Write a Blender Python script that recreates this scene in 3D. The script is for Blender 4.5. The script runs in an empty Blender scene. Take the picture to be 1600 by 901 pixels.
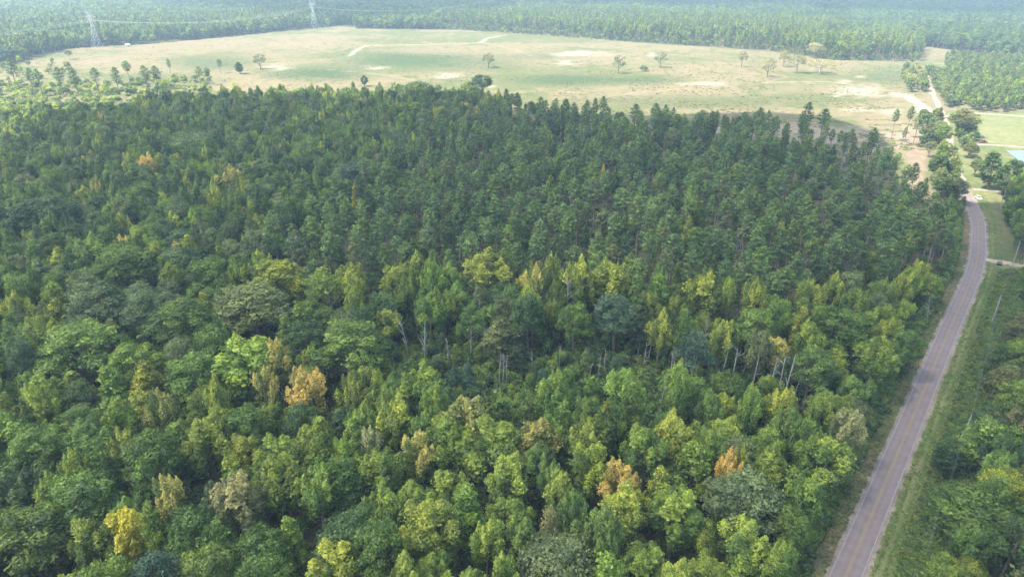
import bpy, math, random
import numpy as np
from mathutils import Vector, Matrix

SEED = 7
RNG = np.random.default_rng(SEED)
random.seed(SEED)
C = bpy.context.scene
COL = C.collection

# ------------------------------------------------------------------ camera, sky, sun, exposure
H = 106.0                      # drone height
F = 1067.0                     # focal length in photograph pixels (1600 wide)
PITCH = math.radians(25.55)
ct, st = math.cos(PITCH), math.sin(PITCH)

cam_d = bpy.data.cameras.new("drone_camera")
cam_d.sensor_width = 36.0
cam_d.lens = 36.0 * F / 1600.0
cam_d.clip_start = 1.0
cam_d.clip_end = 30000.0
cam = bpy.data.objects.new("drone_camera", cam_d)
cam.location = (0, 0, H)
cam.rotation_euler = (math.pi / 2 - PITCH, 0, 0)
COL.objects.link(cam)
C.camera = cam

SUN_EL = math.radians(54)
SUN_AZ = math.radians(-112)    # from +Y, clockwise: from the left, a little behind
SUN_DIR = Vector((math.sin(SUN_AZ) * math.cos(SUN_EL), math.cos(SUN_AZ) * math.cos(SUN_EL), math.sin(SUN_EL)))
world = bpy.data.worlds.new("World")
C.world = world
world.use_nodes = True
wn = world.node_tree
for n in list(wn.nodes):
    wn.nodes.remove(n)
sky = wn.nodes.new("ShaderNodeTexSky")
sky.sky_type = 'NISHITA'
sky.sun_disc = False
sky.sun_elevation = SUN_EL
sky.sun_rotation = SUN_AZ % (2 * math.pi)
sky.air_density = 1.0
sky.dust_density = 2.0
bg = wn.nodes.new("ShaderNodeBackground")
bg.inputs['Strength'].default_value = 0.15
wo = wn.nodes.new("ShaderNodeOutputWorld")
wn.links.new(sky.outputs[0], bg.inputs[0])
wn.links.new(bg.outputs[0], wo.inputs[0])

sun_d = bpy.data.lights.new("sun", 'SUN')
sun_d.energy = 4.2
sun_d.angle = math.radians(0.53)
sun_d.color = (1.0, 0.95, 0.86)
sun = bpy.data.objects.new("sun", sun_d)
sun.rotation_euler = SUN_DIR.to_track_quat('Z', 'Y').to_euler()
sun.location = SUN_DIR * 2000
COL.objects.link(sun)

C.view_settings.view_transform = 'Standard'
C.view_settings.look = 'None'
C.view_settings.exposure = 1.58
C.view_settings.gamma = 1.0
C.view_settings.use_curve_mapping = False
C.cycles.max_bounces = 8
C.cycles.diffuse_bounces = 4
C.cycles.glossy_bounces = 2
C.cycles.transmission_bounces = 4
C.cycles.transparent_max_bounces = 8
C.cycles.volume_bounces = 1
C.cycles.use_denoising = True
C.cycles.denoising_prefilter = 'NONE'
C.cycles.caustics_reflective = False
C.cycles.caustics_refractive = False


# ------------------------------------------------------------------ photograph pixel <-> place
def ground(px, py, z=0.0):
    """World x, y of the place seen at a photograph pixel, for a point at height z."""
    px = np.asarray(px, float); py = np.asarray(py, float)
    u = px - 800.0; v = py - 450.5
    dz = -st * F - ct * v
    dy = ct * F - st * v
    t = (z - H) / dz
    return u * t, dy * t


def pixel(x, y, z=0.0):
    x = np.asarray(x, float); y = np.asarray(y, float)
    zc = y * ct + (H - z) * st
    v = F * ((H - z) * ct - y * st) / zc
    return 800.0 + F * x / zc, 450.5 + v, zc


def inside(poly, px, py):
    px = np.asarray(px, float); py = np.asarray(py, float)
    r = np.zeros(px.shape, bool)
    n = len(poly)
    for i in range(n):
        x0, y0 = poly[i]; x1, y1 = poly[(i + 1) % n]
        if y0 == y1:
            continue
        c = ((y0 > py) != (y1 > py)) & (px < (x1 - x0) * (py - y0) / (y1 - y0) + x0)
        r ^= c
    return r


def polydist(pts, x, y):
    """Signed distance to a world polyline (right of travel is positive)."""
    best = np.full(np.shape(x), 1e9); sgn = np.ones(np.shape(x))
    for (x0, y0), (x1, y1) in zip(pts[:-1], pts[1:]):
        dx, dy = x1 - x0, y1 - y0
        L2 = dx * dx + dy * dy
        t = np.clip(((x - x0) * dx + (y - y0) * dy) / L2, 0, 1)
        ex, ey = x - (x0 + t * dx), y - (y0 + t * dy)
        d = np.hypot(ex, ey)
        s = np.sign(dy * ex - dx * ey)
        m = d < best
        best = np.where(m, d, best); sgn = np.where(m, s, sgn)
    return best * np.where(sgn == 0, 1, sgn)


def vnoise(x, y, seed=0):
    xi = np.floor(x).astype(np.int64); yi = np.floor(y).astype(np.int64)
    xf = x - xi; yf = y - yi
    def h(a, b):
        n = (a * 374761393 + b * 668265263 + seed * 1442695041) & 0x7fffffff
        n = ((n ^ (n >> 13)) * 1274126177) & 0x7fffffff
        return ((n ^ (n >> 16)) & 0xffff) / 65535.0
    sx = xf * xf * (3 - 2 * xf); sy = yf * yf * (3 - 2 * yf)
    return (h(xi, yi) * (1 - sx) + h(xi + 1, yi) * sx) * (1 - sy) + (h(xi, yi + 1) * (1 - sx) + h(xi + 1, yi + 1) * sx) * sy


def fbm(x, y, seed=0, oct=4):
    a, s, t = 0.0, 1.0, 0.0
    for k in range(oct):
        a = a + s * vnoise(x * 2 ** k, y * 2 ** k, seed + k * 17); t += s; s *= 0.55
    return a / t


def smooth(pts, n=10):
    P = [np.array(p, float) for p in pts]
    P = [2 * P[0] - P[1]] + P + [2 * P[-1] - P[-2]]
    out = []
    for i in range(1, len(P) - 2):
        for k in range(n):
            t = k / n
            out.append(0.5 * ((2 * P[i]) + (-P[i - 1] + P[i + 1]) * t + (2 * P[i - 1] - 5 * P[i] + 4 * P[i + 1] - P[i + 2]) * t * t
                              + (-P[i - 1] + 3 * P[i] - 3 * P[i + 1] + P[i + 2]) * t ** 3))
    out.append(P[-2])
    return [tuple(p) for p in out]


# ------------------------------------------------------------------ materials
def mat(name):
    m = bpy.data.materials.new(name); m.use_nodes = True
    nt = m.node_tree
    for n in list(nt.nodes):
        nt.nodes.remove(n)
    out = nt.nodes.new("ShaderNodeOutputMaterial")
    return m, nt, out


def math_node(nt, op, a, b=None, clamp=False):
    n = nt.nodes.new("ShaderNodeMath"); n.operation = op; n.use_clamp = clamp
    for i, v in enumerate((a, b)):
        if v is None:
            continue
        if isinstance(v, (int, float)):
            n.inputs[i].default_value = v
        else:
            nt.links.new(v, n.inputs[i])
    return n.outputs[0]


def mixcol(nt, f, a, b, mode='MIX'):
    n = nt.nodes.new("ShaderNodeMix"); n.data_type = 'RGBA'; n.blend_type = mode
    for s, v in ((n.inputs[0], f), (n.inputs[6], a), (n.inputs[7], b)):
        if isinstance(v, (int, float)):
            s.default_value = v
        elif isinstance(v, tuple):
            s.default_value = (*v, 1)
        else:
            nt.links.new(v, s)
    return n.outputs[2]


def leaf_material():
    m, nt, out = mat("foliage")
    def attr(t, n):
        a = nt.nodes.new("ShaderNodeAttribute"); a.attribute_type = t; a.attribute_name = n
        return a
    tint = attr('INSTANCER', 'tint').outputs['Color']
    tip = attr('INSTANCER', 'tip').outputs['Color']
    sep = nt.nodes.new("ShaderNodeSeparateColor")
    nt.links.new(attr('GEOMETRY', 'leaf').outputs['Color'], sep.inputs[0])
    r, g, b = sep.outputs
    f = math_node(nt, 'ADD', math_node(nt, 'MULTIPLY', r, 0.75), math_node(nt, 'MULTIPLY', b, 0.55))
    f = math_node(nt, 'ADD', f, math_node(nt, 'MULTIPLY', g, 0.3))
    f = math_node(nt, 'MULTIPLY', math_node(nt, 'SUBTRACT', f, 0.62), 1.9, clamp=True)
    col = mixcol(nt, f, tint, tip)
    k = math_node(nt, 'ADD', 0.55, math_node(nt, 'MULTIPLY', g, 0.9))
    k = math_node(nt, 'MULTIPLY', k, math_node(nt, 'ADD', 0.8, math_node(nt, 'MULTIPLY', r, 0.4)))
    sc = nt.nodes.new("ShaderNodeVectorMath"); sc.operation = 'SCALE'
    nt.links.new(col, sc.inputs[0]); nt.links.new(k, sc.inputs[3])
    d = nt.nodes.new("ShaderNodeBsdfDiffuse"); t = nt.nodes.new("ShaderNodeBsdfTranslucent")
    warm = mixcol(nt, 1.0, sc.outputs[0], (1.15, 1.1, 0.55), 'MULTIPLY')
    nt.links.new(sc.outputs[0], d.inputs[0]); nt.links.new(warm, t.inputs[0])
    mx = nt.nodes.new("ShaderNodeMixShader"); mx.inputs[0].default_value = 0.3
    nt.links.new(d.outputs[0], mx.inputs[1]); nt.links.new(t.outputs[0], mx.inputs[2])
    gl = nt.nodes.new("ShaderNodeBsdfGlossy"); gl.inputs['Roughness'].default_value = 0.5
    gl.inputs[0].default_value = (1, 1, 1, 1)
    m2 = nt.nodes.new("ShaderNodeMixShader"); m2.inputs[0].default_value = 0.025
    nt.links.new(mx.outputs[0], m2.inputs[1]); nt.links.new(gl.outputs[0], m2.inputs[2])
    nt.links.new(m2.outputs[0], out.inputs[0])
    return m


def noise_material(name, c0, c1, scale, rough=0.9, stretch=(1, 1, 1), bump=0.0, metallic=0.0, detail=5):
    m, nt, out = mat(name)
    tc = nt.nodes.new("ShaderNodeTexCoord"); mp = nt.nodes.new("ShaderNodeMapping")
    mp.inputs['Scale'].default_value = stretch
    nt.links.new(tc.outputs['Object'], mp.inputs[0])
    nz = nt.nodes.new("ShaderNodeTexNoise"); nz.inputs['Scale'].default_value = scale; nz.inputs['Detail'].default_value = detail
    nt.links.new(mp.outputs[0], nz.inputs[0])
    rp = nt.nodes.new("ShaderNodeValToRGB")
    rp.color_ramp.elements[0].position = 0.3; rp.color_ramp.elements[1].position = 0.7
    rp.color_ramp.elements[0].color = (*c0, 1); rp.color_ramp.elements[1].color = (*c1, 1)
    nt.links.new(nz.outputs['Fac'], rp.inputs[0])
    p = nt.nodes.new("ShaderNodeBsdfPrincipled"); p.inputs['Roughness'].default_value = rough
    p.inputs['Metallic'].default_value = metallic
    p.inputs['Specular IOR Level'].default_value = 0.25
    nt.links.new(rp.outputs[0], p.inputs['Base Color'])
    if bump:
        bp = nt.nodes.new("ShaderNodeBump"); bp.inputs['Strength'].default_value = bump
        nt.links.new(nz.outputs['Fac'], bp.inputs['Height']); nt.links.new(bp.outputs[0], p.inputs['Normal'])
    nt.links.new(p.outputs[0], out.inputs[0])
    return m


M_LEAF = leaf_material()
M_BARK = noise_material("grey_brown_bark", (.10, .08, .06), (.24, .20, .16), 1.5, stretch=(3, 3, .5))
M_PALE = noise_material("pale_bark", (.24, .22, .19), (.46, .43, .39), 1.2, stretch=(3, 3, .4))
M_PINEBARK = noise_material("pine_bark", (.13, .09, .07), (.30, .22, .17), 1.5, stretch=(3, 3, .5))
M_DEAD = noise_material("weathered_dead_wood", (.17, .155, .14), (.38, .355, .325), 1.0, stretch=(3, 3, .4))
M_STEEL = noise_material("galvanised_steel", (.30, .31, .33), (.44, .45, .46), 2.0, rough=0.5)
M_WIRE = noise_material("aluminium_wire", (.52, .53, .55), (.68, .68, .68), 2.0, rough=0.5)
M_POLE = noise_material("weathered_pole_wood", (.24, .21, .19), (.42, .39, .36), 2.0, stretch=(4, 4, .5))
M_DARKWIRE = noise_material("weathered_cable", (.16, .16, .17), (.25, .25, .26), 2.0)


# ------------------------------------------------------------------ meshes
def new_mesh(name, V, Fq=None, mats=(), attr=None, tris=None, midx=None, smooth_shade=False):
    me = bpy.data.meshes.new(name)
    V = np.asarray(V, np.float32)
    faces = []
    nq = 0 if Fq is None else len(Fq)
    nt_ = 0 if tris is None else len(tris)
    me.vertices.add(len(V)); me.vertices.foreach_set("co", V.ravel())
    nl = nq * 4 + nt_ * 3
    me.loops.add(nl)
    idx = []
    if nq: idx.append(np.asarray(Fq, np.int32).ravel())
    if nt_: idx.append(np.asarray(tris, np.int32).ravel())
    me.loops.foreach_set("vertex_index", np.concatenate(idx))
    me.polygons.add(nq + nt_)
    starts = np.concatenate([np.arange(nq) * 4, nq * 4 + np.arange(nt_) * 3]).astype(np.int32)
    me.polygons.foreach_set("loop_start", starts)
    for m in mats:
        me.materials.append(m)
    if midx is not None:
        me.polygons.foreach_set("material_index", np.asarray(midx, np.int32))
    if smooth_shade:
        me.polygons.foreach_set("use_smooth", np.ones(nq + nt_, bool))
    me.update(calc_edges=True)
    if attr is not None:
        for an, arr in attr.items():
            a = me.color_attributes.new(an, 'FLOAT_COLOR', 'POINT')
            a.data.foreach_set("color", np.asarray(arr, np.float32).ravel())
    me.validate()
    return me


class MB:
    """Collects boxes, tubes and quads into one mesh."""
    def __init__(self):
        self.V = []; self.Q = []; self.T = []; self.n = 0
    def add(self, V, Q=(), T=()):
        self.V.append(np.asarray(V, float)); o = self.n
        if len(Q): self.Q.append(np.asarray(Q, int) + o)
        if len(T): self.T.append(np.asarray(T, int) + o)
        self.n += len(V)
    def tube(self, pts, radii, sides=6, cap=True):
        pts = [np.array(p, float) for p in pts]
        if np.isscalar(radii): radii = [radii] * len(pts)
        V = []
        for i, p in enumerate(pts):
            d = pts[min(i + 1, len(pts) - 1)] - pts[max(i - 1, 0)]
            d = d / (np.linalg.norm(d) + 1e-9)
            a = np.cross(d, (0, 0, 1.0) if abs(d[2]) < .9 else (1.0, 0, 0)); a /= np.linalg.norm(a)
            b = np.cross(d, a)
            for k in range(sides):
                t = 2 * math.pi * k / sides
                V.append(p + radii[i] * (math.cos(t) * a + math.sin(t) * b))
        Q = []
        for i in range(len(pts) - 1):
            for k in range(sides):
                k2 = (k + 1) % sides
                Q.append((i * sides + k, i * sides + k2, (i + 1) * sides + k2, (i + 1) * sides + k))
        T = []
        if cap:
            V.append(pts[-1]); c = len(V) - 1; o = (len(pts) - 1) * sides
            for k in range(sides):
                T.append((o + k, o + (k + 1) % sides, c))
        self.add(V, Q, T)
    def box(self, lo, hi, rot=0.0, org=(0, 0, 0)):
        V = np.array([(x, y, z) for z in (lo[2], hi[2]) for x, y in ((lo[0], lo[1]), (hi[0], lo[1]), (hi[0], hi[1]), (lo[0], hi[1]))], float)
        if rot:
            c, s = math.cos(rot), math.sin(rot)
            V = np.stack([V[:, 0] * c - V[:, 1] * s, V[:, 0] * s + V[:, 1] * c, V[:, 2]], 1)
        V = V + np.array(org)
        self.add(V, [(3, 2, 1, 0), (4, 5, 6, 7), (0, 1, 5, 4), (1, 2, 6, 5), (2, 3, 7, 6), (3, 0, 4, 7)])
    def mesh(self, name, m, attr=None, smooth_shade=False):
        return new_mesh(name, np.concatenate(self.V), np.concatenate(self.Q) if self.Q else None, (m,), attr,
                        np.concatenate(self.T) if self.T else None, smooth_shade=smooth_shade)


def link(name, data, parent=None, loc=(0, 0, 0), rot=(0, 0, 0), scale=(1, 1, 1)):
    o = bpy.data.objects.new(name, data)
    COL.objects.link(o)
    o.location = loc; o.rotation_euler = rot; o.scale = scale
    if parent is not None:
        o.parent = parent
    return o


def tag(o, label=None, cat=None, group=None, kind=None):
    if label: o['label'] = label
    if cat: o['category'] = cat
    if group: o['group'] = group
    if kind: o['kind'] = kind
    return o


def unit(a):
    return a / (np.linalg.norm(a, axis=-1, keepdims=True) + 1e-9)


def leaf_quads(p, n, size, rng, lobe, zlo, zhi, thin=0.62, up=0.35, scatter=0.8):
    """One folded diamond per leaf spray."""
    N = len(p)
    n = unit(n + np.array((0, 0, up)) + rng.normal(0, scatter * 0.55, (N, 3)))
    t = unit(np.cross(n, rng.normal(0, 1, (N, 3))))
    b = np.cross(n, t)
    L = (size * np.clip(np.exp(rng.normal(-.08, .42, N)), .35, 2.4))[:, None]
    W = L * thin
    V = np.stack([p - t * L / 2, p + b * W / 2 - n * L * .12, p + t * L / 2, p - b * W / 2 - n * L * .12], 1).reshape(-1, 3)
    Q = np.arange(N * 4).reshape(N, 4)
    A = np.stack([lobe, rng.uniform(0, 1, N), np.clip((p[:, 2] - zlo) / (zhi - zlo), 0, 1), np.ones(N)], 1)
    return V, Q, np.repeat(A, 4, axis=0)


def crown_from_lobes(lobes, axis_z, size, per, rng, core=0.25, zlo=5, zhi=20, bump=0.22):
    """lobes: centre x y z, radii xy and z, leaf count factor."""
    P, N, Lb = [], [], []
    for (cx, cy, cz, r, rz, k) in lobes:
        n = int(per * k)
        d = unit(rng.normal(0, 1, (n, 3)))
        out = unit(np.array((cx, cy, (cz - axis_z) * .8 + .8)))
        keep = (d @ out > -0.45) | (rng.uniform(0, 1, n) < core)
        d = d[keep]; n = len(d)
        ph = rng.uniform(0, 6.28, 6)
        lump = 1 + bump * np.sin(d[:, 0] * 5 + ph[0]) * np.sin(d[:, 1] * 5 + ph[1]) + bump * np.sin(d[:, 2] * 6 + ph[2] + d[:, 0] * 3)
        rad = (lump * (rng.uniform(.70, 1.06, n) + (rng.uniform(0, 1, n) < .07) * rng.uniform(0, .35, n)))[:, None]
        P.append(np.array((cx, cy, cz)) + d * rad * np.array((r, r, rz)))
        N.append(d)
        Lb.append(np.full(n, rng.uniform(0, 1)))
    P = np.concatenate(P); N = np.concatenate(N); Lb = np.concatenate(Lb)
    return leaf_quads(P, N, size, rng, Lb, zlo, zhi)


def limbs(mb, trunk_top, lobes, rng, r0, frac=1.0, z0=6.0, sides=5):
    for (cx, cy, cz, r, rz, k) in lobes:
        if rng.uniform() > frac:
            continue
        zb = min(max(z0, cz - math.hypot(cx, cy) * rng.uniform(.9, 1.5) - 1), trunk_top - .5)
        s = np.array((cx * .03, cy * .03, zb)); e = np.array((cx, cy, cz + rz * .3))
        m = (s + e) / 2 + np.array((cx, cy, 0)) * .12 - np.array((0, 0, .3))
        mb.tube([s, m, e], [r0 * .42, r0 * .26, .03], sides, cap=False)


def make_trunk(h, r0, rng, bend=.25):
    x = rng.normal(0, bend, 2)
    return [(0, 0, -.3), (x[0] * .2, x[1] * .2, h * .35), (x[0] * .6, x[1] * .6, h * .7), (x[0], x[1], h)], [r0 * 1.25, r0, r0 * .7, r0 * .2]


def v_billow(seed, R=4.7, Hh=19.0, zb=6.5, nl=34, size=.31, per=620, flat=1.0, lobe=(.22, .38)):
    rng = np.random.default_rng(seed)
    zc = zb + (Hh - zb) * .42
    az = (Hh - zc) * .88 * flat
    lobes = []
    ga = math.pi * (3 - math.sqrt(5))
    for i in range(nl):
        u = 1 - 1.5 * (i + .5) / nl
        th = i * ga + rng.normal(0, .25)
        s = math.sqrt(max(0, 1 - u * u))
        q = rng.uniform(.60, .92)
        r = R * rng.uniform(*lobe)
        cz = zc + u * (az if u > 0 else (zc - zb) * .75) * rng.uniform(.82, 1.1)
        lobes.append((R * q * s * math.cos(th), R * q * s * math.sin(th), cz, r, r * rng.uniform(.7, .95), (r / (R * .34)) ** 2))
    lobes.append((0, 0, zc, R * .55, az * .6, 1.2))
    V, Q, A = crown_from_lobes(lobes, zc, size, per, rng, zlo=zb, zhi=Hh)
    mb = MB()
    p, rr = make_trunk(zc + az * .5, .30, rng)
    mb.tube(p, rr, 7)
    limbs(mb, zc + az * .5, lobes, rng, .3, .7, zb * .75)
    return V, Q, A, mb


def v_plume(seed, R=4.0, Hh=20.0, zb=7.5, nl=15, size=.32, per=900, dens=1.0):
    """Several upright pointed plumes round one trunk."""
    rng = np.random.default_rng(seed)
    P, N, Lb, lobes = [], [], [], []
    for i in range(nl):
        th = i * 2.4 + rng.normal(0, .3)
        q = R * .78 * math.sqrt((i + .4) / nl)
        top = Hh - (q / R) ** 1.4 * (Hh - zb) * .45 + rng.normal(0, 1.3)
        if i == 0: top = Hh
        ln = rng.uniform(4.5, 7.5) * (1 - .2 * q / R)
        rm = rng.uniform(.8, 1.35)
        lr = rng.uniform(0, 1)
        n = int(per * dens * ln / 6 * rm / 1.2)
        t = rng.uniform(0, 1, n) ** .8
        a = rng.uniform(0, 6.283, n)
        prof = np.sin(np.pi * np.clip(t, .02, .98) ** .75) ** .8
        ph = rng.uniform(0, 6.28, 3)
        lump = 1 + .35 * np.sin(t * 14 + ph[0] + 2 * np.sin(a + ph[1])) + .25 * np.sin(3 * a + ph[2])
        rr = rm * prof * lump * rng.uniform(.55, 1.12, n)
        lean = .16 * q / R
        ax = np.stack([math.cos(th) * (q + lean * t * ln), math.sin(th) * (q + lean * t * ln), top - ln + t * ln], 1)
        P.append(ax + np.stack([np.cos(a) * rr, np.sin(a) * rr, rng.normal(0, .15, n)], 1))
        N.append(np.stack([np.cos(a), np.sin(a), .5 + .6 * t], 1)); Lb.append(np.full(n, lr))
        lobes.append((math.cos(th) * q, math.sin(th) * q, top - ln * .5, rm, ln * .4, 1))
        if q > R * .3:   # skirt of leaves lower on the outside
            n2 = int(per * .28 * dens)
            d = unit(rng.normal(0, 1, (n2, 3)))
            c = np.array((math.cos(th) * q * .95, math.sin(th) * q * .95, rng.uniform(zb + 1, max(zb + 2, top - ln))))
            P.append(c + d * np.array((1.2, 1.2, 1.8)) * rng.uniform(.6, 1.1, (n2, 1))); N.append(d)
            Lb.append(np.full(n2, lr * .5))
    P = np.concatenate(P); N = np.concatenate(N); Lb = np.concatenate(Lb)
    V, Q, A = leaf_quads(P, unit(N), size, rng, Lb, zb, Hh)
    mb = MB()
    p, rr = make_trunk(Hh * .85, .24, rng)
    mb.tube(p, rr, 7)
    limbs(mb, Hh * .8, lobes, rng, .22, .8, zb * .8)
    return V, Q, A, mb


def v_oval(seed, R=2.7, Hh=18.0, zb=4.0, nl=30, size=.32, per=400):
    rng = np.random.default_rng(seed)
    lobes = []
    for i in range(nl):
        t = (i + .5) / nl
        z = zb + (Hh - zb) * t
        pr = math.sin(math.pi * min(.97, .12 + .86 * t)) ** .7
        th = i * 2.4 + rng.normal(0, .3)
        q = R * .62 * pr * rng.uniform(.6, 1.15)
        r = R * rng.uniform(.32, .5) * (.55 + .45 * pr)
        lobes.append((q * math.cos(th), q * math.sin(th), z - r * .3, r, r * rng.uniform(.9, 1.3), (r / (R * .4)) ** 2))
    V, Q, A = crown_from_lobes(lobes, zb + (Hh - zb) * .4, size, per, rng, zlo=zb, zhi=Hh, bump=.28)
    mb = MB()
    p, rr = make_trunk(Hh * .85, .2, rng); mb.tube(p, rr, 6)
    limbs(mb, Hh * .8, lobes, rng, .16, .5, zb * .7)
    return V, Q, A, mb


def v_sparse(seed, R=3.6, Hh=19.0, zb=7.5, nl=17, size=.31, per=250):
    """Thin crown high on tall pale stems."""
    rng = np.random.default_rng(seed)
    lobes = []
    for i in range(nl):
        th = i * 2.4 + rng.normal(0, .4)
        q = R * .8 * math.sqrt((i + .3) / nl)
        z = Hh - (q / R) ** 1.3 * (Hh - zb) * .8 - rng.uniform(.2, 3.2)
        r = rng.uniform(.8, 1.5)
        lobes.append((q * math.cos(th), q * math.sin(th), z, r, r * rng.uniform(.9, 1.5), r * r))
    V, Q, A = crown_from_lobes(lobes, zb, size, per, rng, zlo=zb, zhi=Hh, bump=.35, core=.5)
    mb = MB()
    p, rr = make_trunk(Hh * .8, .14, rng, .6); mb.tube(p, rr, 6)
    if seed % 2:
        x = rng.normal(0, .9, 2)
        mb.tube([(.2, .1, -.3), (.4 + x[0] * .4, x[1] * .4, Hh * .4), (.3 + x[0], x[1], Hh * .75)], [.13, .10, .04], 6)
    limbs(mb, Hh * .8, lobes, rng, .14, 1, zb * .8)
    return V, Q, A, mb


def v_pine(seed, R=3.5, Hh=24.0, zb=10.5, size=.48, k=1.0, layers=15):
    rng = np.random.default_rng(seed)
    P, N, Lb = [], [], []
    mb = MB()
    p, rr = make_trunk(Hh * .97, .22, rng, .3)
    mb.tube(p, rr, 7)
    for i in range(layers):
        t = (i + rng.uniform(-.25, .25)) / (layers - 1)
        t = min(max(t, 0), 1)
        z = zb + (Hh - zb) * t ** .9
        prof = (1 - t ** 1.7) ** .62 * (.55 + .45 * min(1, t * 2.6)) if t < .98 else .10
        nb = int(rng.integers(5, 8)) if t < .9 else 4
        for b in range(nb):
            if rng.uniform() < (.16 if t < .3 else .04):
                continue
            th = b * 6.283 / nb + i * 1.1 + rng.normal(0, .25)
            L = R * max(prof, .12) * rng.uniform(.7, 1.2)
            rise = rng.uniform(-.1, .35) + .5 * t
            d = np.array((math.cos(th), math.sin(th), rise)); d /= np.linalg.norm(d)
            s = np.array((0, 0, z)); e = s + d * L
            if L > 1.2:
                mb.tube([s, e], [.06, .02], 4, cap=False)
            n = int(44 * k * max(L, .8) / 2.2)
            u = rng.uniform(.3, 1.05, n) ** .8
            off = rng.normal(0, 1, (n, 3)) * np.array((.33, .33, .22)) * (.5 + .55 * u[:, None]) * (.6 + .4 * L / R)
            P.append(s + d * L * u[:, None] + off)
            N.append(unit(off + d * .5 + np.array((0, 0, .5)))); Lb.append(np.full(n, rng.uniform(0, 1)))
    n = int(70 * k)
    P.append(np.stack([rng.normal(0, .35, n), rng.normal(0, .35, n), Hh - np.abs(rng.normal(0, 1.0, n))], 1))
    N.append(unit(rng.normal(0, 1, (n, 3)) + (0, 0, 1))); Lb.append(np.full(n, .5))
    P = np.concatenate(P); N = np.concatenate(N); Lb = np.concatenate(Lb)
    V, Q, A = leaf_quads(P, N, size, rng, Lb, zb, Hh, thin=.42, scatter=1.1)
    return V, Q, A, mb


def v_bush(seed, R=1.6, Hh=2.2, size=.34, per=90, nl=10):
    rng = np.random.default_rng(seed)
    lobes = []
    for i in range(nl):
        th = i * 2.4; q = R * .7 * math.sqrt(i / nl)
        r = R * rng.uniform(.32, .5)
        lobes.append((q * math.cos(th), q * math.sin(th), Hh * rng.uniform(.35, .8) * (1 - .4 * q / R), r, r * rng.uniform(.8, 1.4), 1))
    return crown_from_lobes(lobes, 0, size, per, rng, zlo=0, zhi=Hh, bump=.3) + (None,)


def snag_mesh(seed, Hh=15.0, nb=14, r0=.2, broken=False, twigs=True):
    rng = np.random.default_rng(seed)
    mb = MB()
    x = rng.normal(0, .5, 2)
    top = Hh * (.72 if broken else .97)
    mb.tube([(0, 0, -.3), (x[0] * .3, x[1] * .3, top * .5), (x[0], x[1], top)], [r0 * 1.2, r0, r0 * (.35 if broken else .15)], 6)
    br = MB()
    for i in range(nb):
        t = rng.uniform(.4, .95); th = rng.uniform(0, 6.28)
        s = np.array((x[0] * t, x[1] * t, top * t))
        L = rng.uniform(1.2, 3.4) * (1.25 - t)
        L = max(L, .6)
        d = np.array((math.cos(th), math.sin(th), rng.uniform(.5, 1.6))); d /= np.linalg.norm(d)
        e = s + d * L
        br.tube([s, (s + e) / 2 + (0, 0, -.1), e], [.07, .05, .018], 4, cap=False)
        if twigs:
            for k in range(3):
                s2 = s + (e - s) * rng.uniform(.4, .95)
                d2 = unit(d + rng.normal(0, .6, 3) + (0, 0, .4))
                br.tube([s2, s2 + d2 * rng.uniform(.5, 1.3)], [.03, .012], 3, cap=False)
    return mb, br


class Variant:
    pass


VAR = {}


def add_variant(kind, gen, bark, R0, H0, **kw):
    V, Q, A, mb = gen(**kw)
    v = Variant(); v.R0 = R0; v.H0 = H0; v.kind = kind
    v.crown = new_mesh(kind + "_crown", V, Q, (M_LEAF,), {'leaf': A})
    if mb is not None:
        v.trunk = mb.mesh(kind + "_trunk", bark)
        tv = np.concatenate(mb.V); tq = np.concatenate(mb.Q); tt = np.concatenate(mb.T) if mb.T else np.zeros((0, 3), int)
        nV = len(V)
        V2 = np.concatenate([V, tv]); Q2 = np.concatenate([Q, tq + nV])
        A2 = np.concatenate([A, np.ones((len(tv), 4))])
        midx = np.concatenate([np.zeros(len(Q)), np.ones(len(tq) + len(tt))])
        v.whole = new_mesh(kind + "_whole", V2, Q2, (M_LEAF, bark), {'leaf': A2}, tt + nV, midx)
    else:
        v.whole = v.crown
    VAR.setdefault(kind, []).append(v)


for s in range(5):
    add_variant('billow', v_billow, M_BARK, 4.7, 19, seed=10 + s, nl=[34, 28, 40, 30, 36][s])
for s in range(5):
    add_variant('plume', v_plume, M_BARK, 4.0, 20, seed=30 + s, nl=[15, 11, 18, 13, 9][s])
for s in range(4):
    add_variant('oval', v_oval, M_BARK, 2.7, 18, seed=50 + s)
for s in range(4):
    add_variant('sparse', v_sparse, M_PALE, 3.6, 19, seed=70 + s)
for s in range(10):
    add_variant('pine', v_pine, M_PINEBARK, 3.5, 24, seed=90 + s, R=[3.5, 3.1, 3.7, 3.3, 3.5, 3.0, 3.8, 3.4, 3.2, 3.6][s], zb=[13, 14, 12, 13.5, 15, 12.5, 12, 10.5, 14.5, 11][s])
for s in range(2):
    add_variant('spread', v_billow, M_PALE, 5.5, 14, seed=110 + s, R=5.5, Hh=14, zb=6, nl=26, per=150, flat=.8)
for s in range(3):
    add_variant('field', v_billow, M_BARK, 5.0, 17, seed=210 + s, R=5.0, Hh=17, zb=5.5, nl=[17, 22, 14][s], per=260, lobe=(.26, .42))
for s in range(4):
    add_variant('bush', v_bush, M_BARK, 1.6, 2.2, seed=130 + s)
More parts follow.
